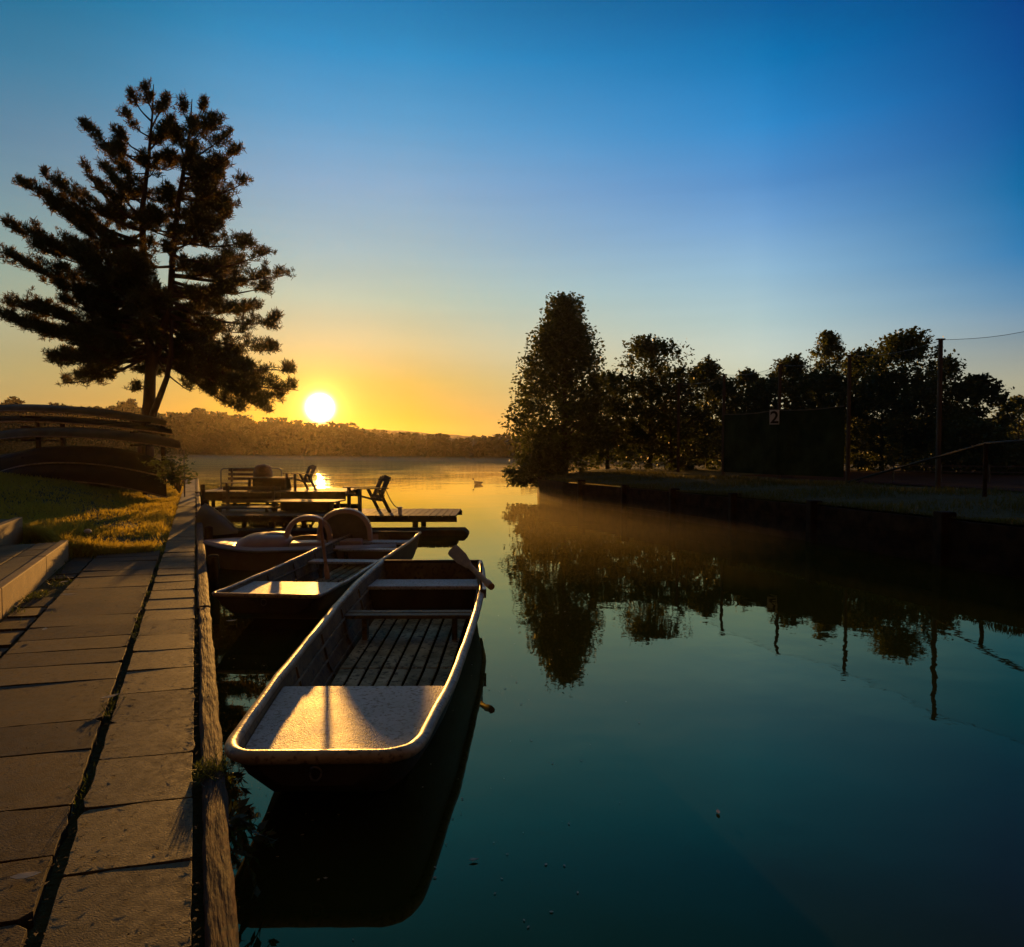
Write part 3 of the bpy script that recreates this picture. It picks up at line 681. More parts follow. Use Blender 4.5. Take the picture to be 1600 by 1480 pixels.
# ------------------------------------------------------------------ pedal boat
def pedal_boat():
    pb = G(330, 852, .30); a = Vector((pb.x, pb.y, 0)); far = G(575, 846, .30)
    rz = math.atan2(far.y - a.y, far.x - a.x)
    t = thing('pedal_boat', a, 'pinkish white pedal boat with two rounded seat backs behind the second rowing boat', 'pedal boat', rz=rz)
    Ln = 2.75; W = .72
    mb = MB(); rings = []; deck = []
    for i in range(25):
        q = i / 24; x = -.1 + Ln * q
        w_ = W * (1 - (1 - min(q / .34, 1)) ** 2.1) * (1 - .12 * max(0, (q - .8) / .2)); w_ = max(w_, .05)
        zk = -.12 + .30 * max(0, 1 - q / .28) ** 2; zr = .30 + .05 * max(0, 1 - q / .3)
        rings.append([Vector((x, -w_, zr)), Vector((x, -w_ * .93, zr - .10)), Vector((x, -w_ * .7, zk)), Vector((x, w_ * .7, zk)), Vector((x, w_ * .93, zr - .10)), Vector((x, w_, zr))])
        deck.append([Vector((x, -w_, zr)), Vector((x, -w_ * .86, zr + .03)), Vector((x, -w_ * .8, zr + (.015 if q < .2 else -.04))), Vector((x, w_ * .8, zr + (.015 if q < .2 else -.04))), Vector((x, w_ * .86, zr + .03)), Vector((x, w_, zr))])
    mb.loft(rings); mb.add(rings[-1], [(0, 1, 2, 3, 4, 5)]); mb.add(rings[0], [(0, 1, 2, 3, 4, 5)]); mb.build('hull', M['pedalo'], t, smooth=True)
    mb = MB(); mb.loft(deck); mb.build('deck', M['pedalo'], t, smooth=True)
    # rubbing strake
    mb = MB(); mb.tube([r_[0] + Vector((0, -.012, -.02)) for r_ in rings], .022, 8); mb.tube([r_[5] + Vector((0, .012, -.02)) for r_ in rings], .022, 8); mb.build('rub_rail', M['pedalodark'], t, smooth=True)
    def hump(cx, cy, lx, ly, h, name, m, lean=0.0):
        mb = MB(); rg = []
        for i in range(9):
            a_ = i / 8 * math.pi / 2; k = math.cos(a_) ** .55; z = .27 + h * math.sin(a_)
            rg.append([Vector((cx + lean * math.sin(a_) + lx * k * (abs(math.cos(p)) ** .6) * (1 if math.cos(p) > 0 else -1), cy + ly * k * (abs(math.sin(p)) ** .6) * (1 if math.sin(p) > 0 else -1), z)) for p in [2 * math.pi * q / 20 for q in range(20)]])
        mb.loft(rg, True, True); return mb.build(name, m, t, smooth=True)
    hump(.72, 0, .40, .46, .19, 'bow_moulding', M['pedalo'], .08)
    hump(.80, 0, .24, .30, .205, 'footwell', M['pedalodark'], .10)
    for cx, cy, hh_ in ((1.38, -.12, .40), (1.90, -.02, .485)):  # second arch made taller and wider so its shadow reaches the near bow seat
        # rounded hollow seat shell: thick arch with a darker inside
        mb = MB(); rg = []
        for i in range(19):
            a_ = math.pi * i / 18
            c = Vector((cx - (.31 if cx < 1.7 else .37) * math.cos(a_), cy + .10 * math.sin(a_), .28 + hh_ * math.sin(a_) ** .6))
            rad = Vector((-math.cos(a_), 0, math.sin(a_)))
            rg.append([c + rad * .03 + Vector((0, -.10, 0)), c + rad * .045, c + rad * .03 + Vector((0, .14, 0)), c - rad * .03 + Vector((0, .14, 0)), c - rad * .03 + Vector((0, -.10, 0))])
        mb.loft(rg, True, True); sbk = mb.build('seat_back', M['pedalo'], t, smooth=True)
        mb = MB(); mb.prism([(cx - (.30 if cx < 1.7 else .36) * math.cos(math.pi * i / 18), cy + .09 + .08 * math.sin(math.pi * i / 18), .27 + (hh_ - .02 if cx > 1.7 else .14) * math.sin(math.pi * i / 18) ** .6) for i in range(19)], (0, .03, 0)); mb.build('back_and_shade_panel', M['pedalodark'], sbk)  # first panel cut low for sun, second added full to shade the near seat
        mb = MB(); mb.box((cx + .02, cy - .24, .32), (.50, .34, .10)); mb.build('seat', M['pedalo'], t, bevel=.03, segs=3)
    # paddle wheel housing at the stern
    mb = MB(); rg = []
    for i in range(13):
        a_ = math.pi * i / 12
        rg.append([(2.38 - .22 * math.cos(a_), yy, .26 + .12 * math.sin(a_)) for yy in (.2, .23, .47, .5)])
    mb.loft(rg); mb.add([r_[0] for r_ in rg], [tuple(range(13))]); mb.add([r_[3] for r_ in rg], [tuple(range(13))]); mb.build('wheel_housing', M['pedalo'], t, smooth=True)
    mb = MB(); mb.tube([(1.05, 0, .28), (1.05, 0, .50), (1.12, 0, .55)], .018, 8); mb.build('tiller', M['metal'], t, smooth=True)
pedal_boat()

# ------------------------------------------------------------------ jetties
def jetty(x0, x1, y0, y1, ztop, th, label, npile):
    t = thing('wooden_jetty', (x0, y0, 0), label, 'jetty', 'jetties reaching out from the quay')
    og = (x0, y0, 0)
    mb = MB(); x = x0
    while x < x1 - .05:
        wv = .14; e = random.uniform(-.05, .05)
        mb.box((x + wv / 2, (y0 + y1) / 2 + e * .3, ztop - .018), (wv - .012, y1 - y0 + e, .036)); x += wv
    mb.build('deck_boards', M['jetty'], t, og)
    mb = MB()
    for yy in (y0 + .06, y1 - .06): mb.box(((x0 + x1) / 2, yy, ztop - .036 - th / 2 - .002), (x1 - x0 - .05, .07, th))
    mb.build('bearer', M['darkwood'], t, og)
    for k in range(npile):
        xx = x0 + .5 + (x1 - x0 - 1.4) * k / max(1, npile - 1)
        for yy in (y0 + .16, y1 - .16):
            mb = MB(); mb.tube([(xx, yy, -.6), (xx, yy, ztop - .04)], .06, 8); mb.build('pile', M['darkwood'], t, og, smooth=True)
    return t
ZJ1, ZJ2 = .33, .40
jetty(-6.62, -1.12, 14.5, 16.2, ZJ1, .10, 'near wooden jetty that reaches furthest right over the water', 4)
jetty(-9.75, -5.1, 21.6, 23.6, ZJ2, .24, 'far wooden jetty with the tubular railing', 4)
# floating log boom in front
mb = MB(); mb.prism([(-5.9, 13.6, -.06), (-.92, 13.75, -.06), (-.86, 13.78, .02), (-.95, 13.8, .11), (-5.9, 13.65, .11)], (0, .55, 0))
o = mb.build('floating_pontoon', M['darkwood'], origin=(-3, 13.8, 0), bevel=.02); tag(o, 'low dark pontoon floating in front of the near jetty', 'pontoon')

def lounge_chair(loc, rz, label):
    t = thing('wooden_chair', loc, label, 'chair', 'wooden chairs on the jetties', rz)
    # faces local -x
    sb_ = MB()
    for k in range(5): sb_.beam((-.36 + .125 * k, -.28, .40 - .035 * k), (-.36 + .125 * k, .28, .40 - .035 * k), .105, .022, up=(.25, 0, 1))
    sb_.build('seat', M['jetty'], t)
    bk = MB()
    for k in range(5):
        y = -.23 + .115 * k; top = .80 - .02 * abs(k - 2)
        if k in (2,): # gap in the middle slats
            bk.beam((.16, y, .24), (.215, y, .36), .10, .02, up=(1, 0, 0)); bk.beam((.36, y, .66), (.40, y, top), .10, .02, up=(1, 0, 0))
        else: bk.beam((.16, y, .24), (.40, y, top), .10, .022, up=(1, 0, 0))
    bk.beam((.225, -.29, .36), (.225, .29, .36), .05, .03); bk.beam((.37, -.28, .70), (.37, .28, .70), .05, .03)
    bk.build('backrest', M['jetty'], t)
    for sy in (-1, 1):
        mb = MB(); mb.beam((-.33, sy * .31, 0), (-.33, sy * .31, .52), .04, .13, up=(0, 1, 0)); mb.build('leg', M['jetty'], t)
        mb = MB(); mb.beam((.36, sy * .30, 0), (.10, sy * .30, .50), .035, .13, up=(0, 1, 0)); mb.build('leg', M['jetty'], t)
        mb = MB(); mb.beam((-.44, sy * .34, .535), (.30, sy * .34, .525), .12, .024); mb.build('armrest', M['jetty'], t)
    return t
ch = lounge_chair((-3.13, 15.35, ZJ1), R(34), 'dark wooden armchair on the near jetty in front of open water')
dup(ch, Vector((-6.72, 22.4, ZJ2)), R(40), 'dark wooden armchair on the far jetty beside the sun glitter')

# railing, bench, drum and table on the far jetty
def bench(loc, rz, label, w_=1.5):
    t = thing('slatted_bench', loc, label, 'bench', 'slatted benches on the jetties', rz)
    mb = MB()
    for k in range(4): mb.box((0, -.20 + .13 * k, .44), (w_, .10, .03))
    mb.build('seat', M['jetty'], t)
    mb = MB()
    for k in range(3): mb.box((0, .26 + .03 * k, .56 + .14 * k), (w_, .025, .085))
    mb.build('backrest', M['jetty'], t)
    for sx in (-1, 1):
        mb = MB(); mb.beam((sx * (w_ / 2 - .14), -.2, 0), (sx * (w_ / 2 - .14), -.2, .425), .06, .06); mb.build('leg', M['jetty'], t)
        mb = MB(); mb.beam((sx * (w_ / 2 - .14), .19, 0), (sx * (w_ / 2 - .14), .235, .9), .06, .05); mb.build('leg', M['jetty'], t)
    return t
def table(loc, rz, label, w_=1.3):
    t = thing('wooden_table', loc, label, 'table', 'wooden tables on the jetties', rz)
    mb = MB()
    for k in range(5): mb.box((0, -.30 + .15 * k, .64), (w_, .14, .035))
    mb.build('tabletop', M['jetty'], t)
    mb = MB(); mb.box((0, 0, .40), (w_ - .3, .05, .40)); mb.build('apron', M['darkwood'], t)
    for sx in (-1, 1):
        for sy in (-1, 1):
            mb = MB(); mb.beam((sx * (w_ / 2 - .1), sy * .34, 0), (sx * (w_ / 2 - .12), sy * .2, .62), .07, .07); mb.build('leg', M['jetty'], t)
    return t
bn = bench((-8.62, 22.7, ZJ2 - .22), 0, 'slatted bench on the far jetty framed by the railing', 1.3)
dup(bn, Vector((-5.85, 15.5, ZJ1 - .35)), 0, 'slatted bench on the near jetty close to the quay')
table((-7.75, 22.5, ZJ2 - .25), R(4), 'dark wooden table on the far jetty beside the drum', 1.35)
table((-4.55, 15.6, ZJ1 - .42), R(-5), 'low dark wooden table on the near jetty between bench and armchair', 1.5)
t = thing('tubular_railing', (-8.3, 23.2, ZJ2), 'thin tubular steel railing hoop on the far jetty', 'railing')
og = Vector((-8.3, 23.2, ZJ2)); xl, xr, zt, r_ = P(345, 735, 23.2).x, P(440, 735, 23.2).x, P(400, 732, 23.2).z, .12
mb = MB(); pp = [(xl, 23.2, ZJ2), (xl, 23.2, zt - r_)] + [(xl + r_ - r_ * math.cos(a), 23.2, zt - r_ + r_ * math.sin(a)) for a in (.4, .8, 1.2, 1.57)]
pp += [(xr - r_ + r_ * math.sin(a), 23.2, zt - r_ + r_ * math.cos(a)) for a in (0, .4, .8, 1.2, 1.57)] + [(xr, 23.2, ZJ2)]
mb.tube(pp, .021, 8); mb.build('hoop', M['metal'], t, og, smooth=True)
for x in (xl, xr):
    mb = MB(); mb.box((x, 23.2, ZJ2 + .02), (.14, .14, .04)); mb.build('foot_plate', M['metal'], t, og)
mb = MB(); c = P(411, 752, 23.0); rg = []
for q, rad in ((0, .26), (.02, .29), (.3, .285), (.32, .30), (.6, .30), (.62, .285), (.72, .27), (.80, .18), (.83, .05)): rg.append([(c.x + rad * math.cos(a), c.y + rad * math.sin(a), ZJ2 - .02 + q) for a in [2 * math.pi * k / 20 for k in range(20)]])
mb.loft(rg, True, True); o = mb.build('steel_drum', M['barrel'], origin=(c.x, c.y, ZJ2), smooth=True); tag(o, 'round topped drum standing on the far jetty behind the table', 'drum')

# rope and its little post on the near jetty
bp_ = P(625, 803, 14.75); bp_.z = ZJ1
mb = MB(); mb.tube([(bp_.x, bp_.y, ZJ1), (bp_.x, bp_.y, ZJ1 + .13), (bp_.x, bp_.y, ZJ1 + .135), (bp_.x, bp_.y, ZJ1 + .16)], [.04, .04, .055, .05], 10)
o = mb.build('mooring_bollard', M['white'], origin=bp_, smooth=True); tag(o, 'small pale mooring bollard on the edge of the near jetty', 'bollard')
a = Vector((-2.74, 15.25, ZJ1 + .50)); e = Vector((bp_.x, bp_.y, ZJ1 + .12))
mb = MB(); mb.tube([a.lerp(e, q) - Vector((0, 0, .10 * math.sin(math.pi * q))) for q in [k / 14 for k in range(15)]], .010, 6)
o = mb.build('rope', M['rope'], origin=a, smooth=True); tag(o, 'thin slack rope from the armchair back to the pale bollard', 'rope')

# ------------------------------------------------------------------ upturned canoes on a rack, left bank
def canoe(name, loc, rz, Ln, W, H, m, label, tilt=0.0):
    t = thing(name, loc, label, 'canoe', 'upturned canoes by the pine', rz); t.rotation_euler = (0, tilt, rz)
    mb = MB(); rings = []
    for i in range(27):
        q = i / 26 * 2 - 1; x = q * Ln / 2
        w_ = max(W / 2 * (1 - abs(q) ** 2.4), .012); sg = .75 * H * q * q; zk = H - sg - .35 * H * abs(q) ** 6; zg = -.04 * H - sg - .10 * H * abs(q) ** 3
        rings.append([Vector((x, w_ * math.cos(a), zg + (zk - zg) * (math.sin(a) ** .7 if math.sin(a) > 0 else 0))) for a in [math.pi * k / 14 for k in range(15)]])
    mb.loft(rings); mb.build('hull', m, t, smooth=True)
    g = MB()
    g.tube([r_[0] for r_ in rings], .022, 6); g.tube([r_[-1] for r_ in rings], .022, 6); g.build('gunwale', M['rim'], t, smooth=True)
    g = MB(); g.tube([r_[7] + Vector((0, 0, .004)) for r_ in rings], .014, 6); g.build('keel', m, t, smooth=True)
    return t
RY = 19.0
def cz(py, D): return P(100, py, D).z
gz = .86
KX = RY / 15.2
canoe('upturned_canoe', (P(118, 0, RY).x, RY, cz(683, RY)), R(-3), 5.3, .85, .24, M['canoe'], 'pale olive upturned canoe lowest and nearest on the rack', R(2.4))
canoe('upturned_canoe', (P(108, 0, RY + .5).x, RY + .5, cz(662, RY + .5)), R(-4), 5.4, .75, .15, M['canoe2'], 'dark upturned canoe in the middle of the rack', R(3.6))
canoe('upturned_canoe', (P(104, 0, RY + .9).x, RY + .9, cz(646, RY + .9)), R(-5), 5.4, .75, .18, M['canoe'], 'upturned canoe on top of the rack in front of the far wood', R(4.4))
canoe('upturned_canoe', (P(112, 0, RY - .1).x, RY - .1, gz + .50), R(-2), 4.7, 1.0, .42, M['canoe2'], 'dark upturned canoe on the lowest bar under the pale one', R(1.2))
canoe('upturned_canoe', (P(100, 0, RY - .2).x, RY - .2, gz + .02), R(-2), 5.0, 1.1, .52, M['canoe2'], 'added dark upturned canoe filling the shade on the ground at the front of the rack')  # this hull and the next are added for the dark shade under the rack
canoe('upturned_canoe', (P(60, 0, RY + 1.1).x, RY + 1.2, gz + .04), R(-4), 5.4, 1.2, .80, M['canoe2'], 'added dark upturned canoe behind, filling the shade on the ground under the rack')
t = thing('canoe_rack', (-11.8, RY + .4, gz - .1), 'dark timber rack holding the upturned canoes beside the pine', 'rack'); og = Vector((-11.8, RY + .4, gz - .1))
for px in (34, 205):
    x = P(px, 0, RY).x
    for dy in (.25, 1.3):
        mb = MB(); mb.beam((x, RY + dy, .45), (x, RY + dy, cz(652 if px < 100 else 660, RY)), .09, .09); mb.build('post', M['darkwood'], t, og)
    for py, k in ((715, 0), (688, -.02), (668, .01), (652, .02)):
        py += (0 if px < 100 else 8)
        mb = MB(); mb.beam((x, RY - .40, cz(py, RY)), (x, RY + 1.4, cz(py, RY)), .06, .05); mb.build('crossbar', M['darkwood'], t, og)

# light dinghy bow beside the quay at the near jetty
c = P(338, 800, 13.2)
t = thing('upturned_dinghy', (c.x, c.y, 0), 'small upturned dinghy bow between the quay and the near jetty', 'dinghy')
mb = MB(); rings = []
for i in range(15):
    q = i / 14; x = -.22 + .62 * q; w_ = .42 * (1 - q ** 2.2) + .01; h = .52 * (1 - q ** 1.3) + .03
    rings.append([Vector((x, w_ * math.cos(a), .12 + h * math.sin(a))) for a in [math.pi * k / 12 for k in range(13)]])
mb.loft(rings); mb.add(rings[0], [tuple(range(13))]); mb.build('hull', M['canoe'], t, smooth=True)
mb = MB(); mb.tube([r_[6] + Vector((0, 0, .005)) for r_ in rings], .016, 6); mb.build('keel', M['canoe'], t, smooth=True)

# ------------------------------------------------------------------ trees
def limb_tube(mb, a, b_, ra, rb, sag=0.0, n=7, wob=.06, seg=6):
    a, b_ = Vector(a), Vector(b_); L_ = (b_ - a).length; pp = []
    off = Vector((random.uniform(0, 99), random.uniform(0, 99), 0))
    for i in range(n + 1):
        q = i / n
        p = a.lerp(b_, q) + Vector((0, 0, sag * math.sin(math.pi * q))) + noise.noise_vector(off + Vector((q * 3, 0, 0))) * wob * L_ * math.sin(math.pi * q)
        pp.append(p)
    mb.tube(pp, [ra + (rb - ra) * (i / n) ** .8 for i in range(n + 1)], seg)
    return pp

def pine():
    D = 22.5; k = D / F
    base = P(228, 738, D); base.z = .72
    t = thing('pine_tree', base, 'tall twin topped pine on the left bank in front of the sun', 'tree')
    wood = MB()
    def q(px, py, dy=0.0): return P(px, py, D + dy)
    # two leaders and a side stem
    main = [base + Vector((0, 0, -.3)), q(228, 690), q(233, 630), q(236, 560), q(226, 480), q(224, 400), q(222, 330), q(232, 250), q(238, 180), q(240, 132)]
    wood.tube(main, [.28, .23, .185, .155, .13, .11, .085, .055, .03, .012], 12)
    second = [q(236, 590), q(243, 560, .2), q(254, 520, .4), q(266, 470, .5), q(270, 400, .5), q(278, 320, .5), q(290, 250, .4), q(297, 200, .3), q(300, 155, .3)]
    wood.tube(second, [.14, .13, .12, .11, .10, .085, .06, .04, .012], 10)
    side = [q(233, 662), q(249, 622, -.3), q(261, 590, -.5), q(267, 555, -.7), q(268, 500, -.8)]
    wood.tube(side, [.12, .095, .08, .07, .05], 8)
    tw_c, tw_d = [], []
    def tuft(p, d): tw_c.append(tuple(p)); tw_d.append(tuple(d))
    def spray(a, b_, ra, dens=1.0, spread=.30, sag=-.15):
        """a bough from a to b carrying side twigs with needle tufts, more toward the tip"""
        pp = limb_tube(wood, a, b_, ra, .012, sag, 8, .05)
        L_ = (b_ - a).length; d = (b_ - a).normalized()
        sdv = d.cross(Vector((0, 0, 1))).normalized()
        nt_ = int(L_ * 11 * dens) + 5
        for i in range(nt_):
            f = random.uniform(.22, 1.0) ** .75
            ii = min(int(f * 8), 7); p = pp[ii].lerp(pp[ii + 1], f * 8 - ii)
            if noise.noise(Vector((L_ * 7.3, f * L_ * 1.5, a.z * 3.1))) < -.19: continue
            ln = min(1.1, spread * L_ * random.uniform(.35, 1.0) * (1.2 - f)) + .14
            dr = (d * random.uniform(.15, .8) + sdv * random.choice((-1, 1)) * random.uniform(.3, 1.0) + Vector((0, 0, random.uniform(-.15, .75)))).normalized()
            e = p + dr * ln
            if ln > .2: wood.tube([p, p.lerp(e, .5) - Vector((0, 0, .02)), e], [.012, .009, .005], 4, cap=False)
            m_ = max(2, int(ln / .06))
            for j in range(m_):
                g_ = (j + 1) / m_
                if g_ < .25: continue
                c_ = p.lerp(e, g_) + Vector((random.gauss(0, .05), random.gauss(0, .05), random.gauss(0, .04)))
                tuft(c_, (dr * .6 + Vector((random.gauss(0, .35), random.gauss(0, .35), .75))).normalized())
        for j in range(5):   # upright shoots at the bough's end
            c0 = b_ - d * random.uniform(0, .35); up = (Vector((random.gauss(0, .3), random.gauss(0, .3), 1)) + d * .35).normalized()
            for w__ in (0, .07, .14, .21): tuft(c0 + up * w__, up)
    def at_stem(stem, py):
        for a, b_ in zip(stem[:-1], stem[1:]):
            ya, yb = pixy(a), pixy(b_)
            if yb <= py <= ya: return a.lerp(b_, (ya - py) / max(ya - yb, 1e-6))
        return stem[-1]
    def pixy(p): 
        v_ = p - Vector((0, 0, EYE)); yy = v_.y * CT - v_.z * ST; zz = v_.y * ST + v_.z * CT
        return 740 - F * zz / yy
    # boughs read off the silhouette: (stem, start y, tip x, tip y)
    B = [(0, 190, 205, 150), (0, 200, 262, 155), (0, 175, 226, 138), (0, 215, 196, 178), (0, 260, 132, 196), (0, 245, 180, 205), (0, 290, 165, 232), (0, 235, 268, 190),
         (1, 200, 282, 158), (1, 210, 320, 160), (1, 225, 336, 188), (1, 250, 356, 212), (1, 280, 368, 238), (1, 310, 382, 286), (1, 300, 345, 250), (1, 340, 362, 318), (1, 250, 275, 205),
         (0, 360, 62, 270), (0, 380, 34, 288), (0, 350, 128, 258), (0, 345, 165, 262), (0, 400, 75, 318), (0, 320, 180, 285), (0, 400, 130, 340),
         (0, 440, 8, 352), (0, 450, 12, 398), (0, 430, 60, 385), (0, 470, 95, 420), (0, 420, 110, 380), (0, 480, 120, 455), (0, 500, 100, 470),
         (0, 515, 5, 474), (0, 520, 4, 492), (0, 525, 40, 505), (0, 530, 60, 480), (0, 540, 130, 520), (0, 530, 150, 500),
         (0, 560, 118, 560), (0, 555, 100, 598), (0, 545, 140, 585), (0, 565, 190, 545), (0, 600, 210, 610),
         (1, 360, 365, 330), (1, 380, 385, 378), (1, 400, 412, 398), (1, 430, 446, 430), (1, 440, 420, 450), (1, 420, 360, 400), (1, 390, 340, 350),
         (1, 470, 438, 500), (1, 480, 405, 480), (1, 490, 380, 520), (1, 500, 430, 545), (1, 510, 455, 580), (1, 520, 466, 610), (1, 530, 440, 622), (1, 540, 400, 600), (1, 530, 360, 560), (1, 555, 340, 605),
         (1, 560, 300, 612), (1, 520, 415, 635), (1, 500, 330, 540), (1, 535, 380, 640)]
    for (st, y0, tx, ty) in B:
        a = at_stem(main if st == 0 else second, y0)
        dy = random.uniform(-.7, .7) * (1 + abs(tx - 240) / 200)
        L_ = (q(tx, ty) - a).length
        spray(a, q(tx, ty, dy), .016 + .016 * L_, 1.0, .30, random.uniform(-.22, -.02) * L_ * .5)
    # boughs that come forward and go back
    for i in range(78):
        py = random.uniform(215, 560); st = second if random.random() < .45 else main
        a = at_stem(st, py); tq = (py - 125) / 450; rad = (.25 + 3.3 * tq) * random.uniform(.45, 1.0)
        an = random.choice((math.pi / 2, -math.pi / 2)) + random.gauss(0, .75)
        e = a + Vector((math.cos(an) * rad, math.sin(an) * rad, rad * random.uniform(-.12, .38)))
        spray(a, e, .016 + .016 * rad, .95, .34, -.1 * rad)
    for i in range(68):
        py = random.uniform(235, 565); st = second if random.random() < .52 else main
        a = at_stem(st, py); tq = (py - 125) / 450; rad = (.35 + 3.5 * tq) * random.uniform(.3, .85)
        an = random.uniform(-.9, .9) if st is second else random.uniform(math.pi - .9, math.pi + .9)
        e = a + Vector((math.cos(an) * rad, math.sin(an) * rad, rad * random.uniform(-.35, .2)))
        spray(a, e, .014 + .014 * rad, 1.0, .34, -.08 * rad)
    wood.build('trunk', M['bark'], t, base, smooth=True)
    C = np.array(tw_c); Dv = np.array(tw_d)
    per = 12
    C2 = np.repeat(C, per, 0); D2 = np.repeat(Dv, per, 0)
    n = len(C2)
    dr = unit(D2 * .55 + rng.normal(size=(n, 3)) * .55); ln = rng.uniform(.09, .165, (n, 1))
    sd = unit(np.cross(dr, rng.normal(size=(n, 3)))) * rng.uniform(.012, .02, (n, 1))
    C2 = C2 + rng.normal(size=(n, 3)) * .03 - np.array(base)
    o = quads_np(np.stack([C2 - sd * .7, C2 + sd * .7, C2 + dr * ln + sd * .4, C2 + dr * ln - sd * .4], 1), 'crown', M['needle'], t)
    print('pine needles', n)
pine()

def broad_tree(name, label, px, top, hw, D, ground, m='leaf', dens=1.0, shape='oval', low=.12, leaf=.155, group='trees behind the right bank', seed=0):
    random.seed(100 + seed + int(px))
    top_p = P(px, top, D); base = Vector((top_p.x, D, ground)); H = top_p.z - ground; Rr = hw * D / F * (1.16 if name != 'bush' else 1.0)
    t = thing(name, base, label, 'tree', group)
    wood = MB()
    lean = random.uniform(-.03, .03) * H
    tr = [Vector((0, 0, -.3)), Vector((lean * .2, 0, H * .25)), Vector((lean * .6, 0, H * .55)), Vector((lean, 0, H * .93))]
    wood.tube(tr, [.045 * H * .6, .033 * H * .6, .02 * H * .6, .008], 9)
    tabs = {'cone': [(0, .72), (.12, .9), (.33, 1), (.52, .86), (.68, .62), (.80, .40), (.90, .20), (1, .03)],
            'round': [(0, .7), (.2, .9), (.5, 1), (.75, .9), (.9, .66), (1, .34)],
            'oval': [(0, .55), (.2, .85), (.45, 1), (.65, .86), (.82, .6), (.94, .32), (1, .1)]}[shape]
    def prof(q):
        q = min(max(q, 0), 1)
        for (a, ra), (b_, rb) in zip(tabs[:-1], tabs[1:]):
            if q <= b_: return ra + (rb - ra) * (q - a) / (b_ - a)
        return tabs[-1][1]
    C, tips = [], []
    lob = [random.uniform(0, 99) for _ in range(2)]
    nc = int(104 * dens * max(.6, H / 6))
    for i in range(nc):
        q = random.random() ** .85
        if i < 5: q = random.uniform(.93, 1.0)
        a = random.uniform(0, 2 * math.pi)
        wob = 1 + .42 * noise.noise(Vector((lob[0] + q * 4, 1.2 * math.cos(a), 1.2 * math.sin(a))))
        r_ = Rr * .93 * prof(q) * (random.random() ** .45) * wob
        zq = low + (1 - low) * q
        c = Vector((r_ * math.cos(a) + lean * zq, r_ * math.sin(a), H * zq * .96 + .05))
        C.append(c)
        od = Vector((math.cos(a) * (1.2 - q), math.sin(a) * (1.2 - q), .25 + 1.3 * q)).normalized()
        for j in range(3):
            d = (od + Vector((random.gauss(0, .45), random.gauss(0, .45), random.gauss(0, .35)))).normalized()
            tips.append((c, d, random.uniform(.25, .6) * (.5 + Rr * .3)))
        if i % 3 == 0 and r_ > .25 * Rr:
            zs = max(.12 * H, c.z - r_ * random.uniform(.5, 1.1)); s_ = Vector((lean * zs / H, 0, zs))
            limb_tube(wood, s_, c, .010 * H * (1 - .7 * zq) + .008, .007, .04 * r_, 5, .08, 5)
    wood.build('trunk', M['bark2'], t, smooth=True)
    per = int(62 * dens)
    Ca = np.array([tuple(c) for c in C]); sig = Rr * .13 + .05
    Z = np.clip(rng.normal(size=(len(Ca), per, 3)), -1.7, 1.7) * np.array([sig * 1.15, sig * 1.15, sig * .75])
    CC = (Ca[:, None, :] + Z).reshape(-1, 3)
    # leafy shoots pushing out of the clumps
    T0 = np.array([tuple(c) for c, d, l in tips]); TD = np.array([tuple(d * l * .9) for c, d, l in tips])
    f = rng.uniform(.1, 1, (len(T0), 22, 1))
    SH = (T0[:, None, :] + TD[:, None, :] * f + rng.normal(size=(len(T0), 22, 3)) * (.058 * (1.15 - f))).reshape(-1, 3)
    CC = np.concatenate([CC, SH])
    CC = CC[CC[:, 2] > .05]
    # twiggy shoots at the top edge
    quads_np(leaf_quads(CC, leaf * rng.uniform(.6, 1.15, (len(CC), 1)), leaf * .5, flat=.45), 'crown', M[m], t)
    return t

GR = .85
broad_tree('alder_tree', 'tall dark full crowned tree at the water corner right of the lake', 882, 466, 74, 28, .55, shape='cone', dens=1.75, low=.0, leaf=.17)
broad_tree('broadleaf_tree', 'round dark tree next to the tall corner tree', 1016, 532, 58, 29, GR, shape='round', dens=1.3, low=.05)
broad_tree('broadleaf_tree', 'smaller leafy tree right of the round dark tree', 1108, 566, 42, 30, GR, dens=1.1)
broad_tree('broadleaf_tree', 'low thin tree left of the number sign', 1166, 584, 34, 30, GR, dens=.9)
broad_tree('broadleaf_tree', 'leafy tree behind the number sign', 1240, 562, 50, 29, GR, dens=1.1)
broad_tree('poplar_tree', 'pale slender feathery tree rising above its neighbours', 1300, 518, 30, 33, GR, m='leaf2', dens=.8, low=.2)
broad_tree('broadleaf_tree', 'tree between the pale slender tree and the broad tall tree', 1350, 548, 46, 28, GR, dens=1.0)
broad_tree('broadleaf_tree', 'broad tall tree left of the tallest net pole', 1418, 526, 58, 26, GR, shape='round', dens=1.25)
broad_tree('broadleaf_tree', 'tree right behind the tallest net pole', 1478, 568, 46, 26.5, GR, dens=1.0)
broad_tree('spreading_tree', 'open tree with layered leaves near the right picture edge', 1530, 596, 46, 25, GR, dens=.75, low=.2, leaf=.2)
broad_tree('broadleaf_tree', 'small pale tree cut by the right picture edge', 1592, 628, 36, 30, GR, m='leaf2', dens=.7)
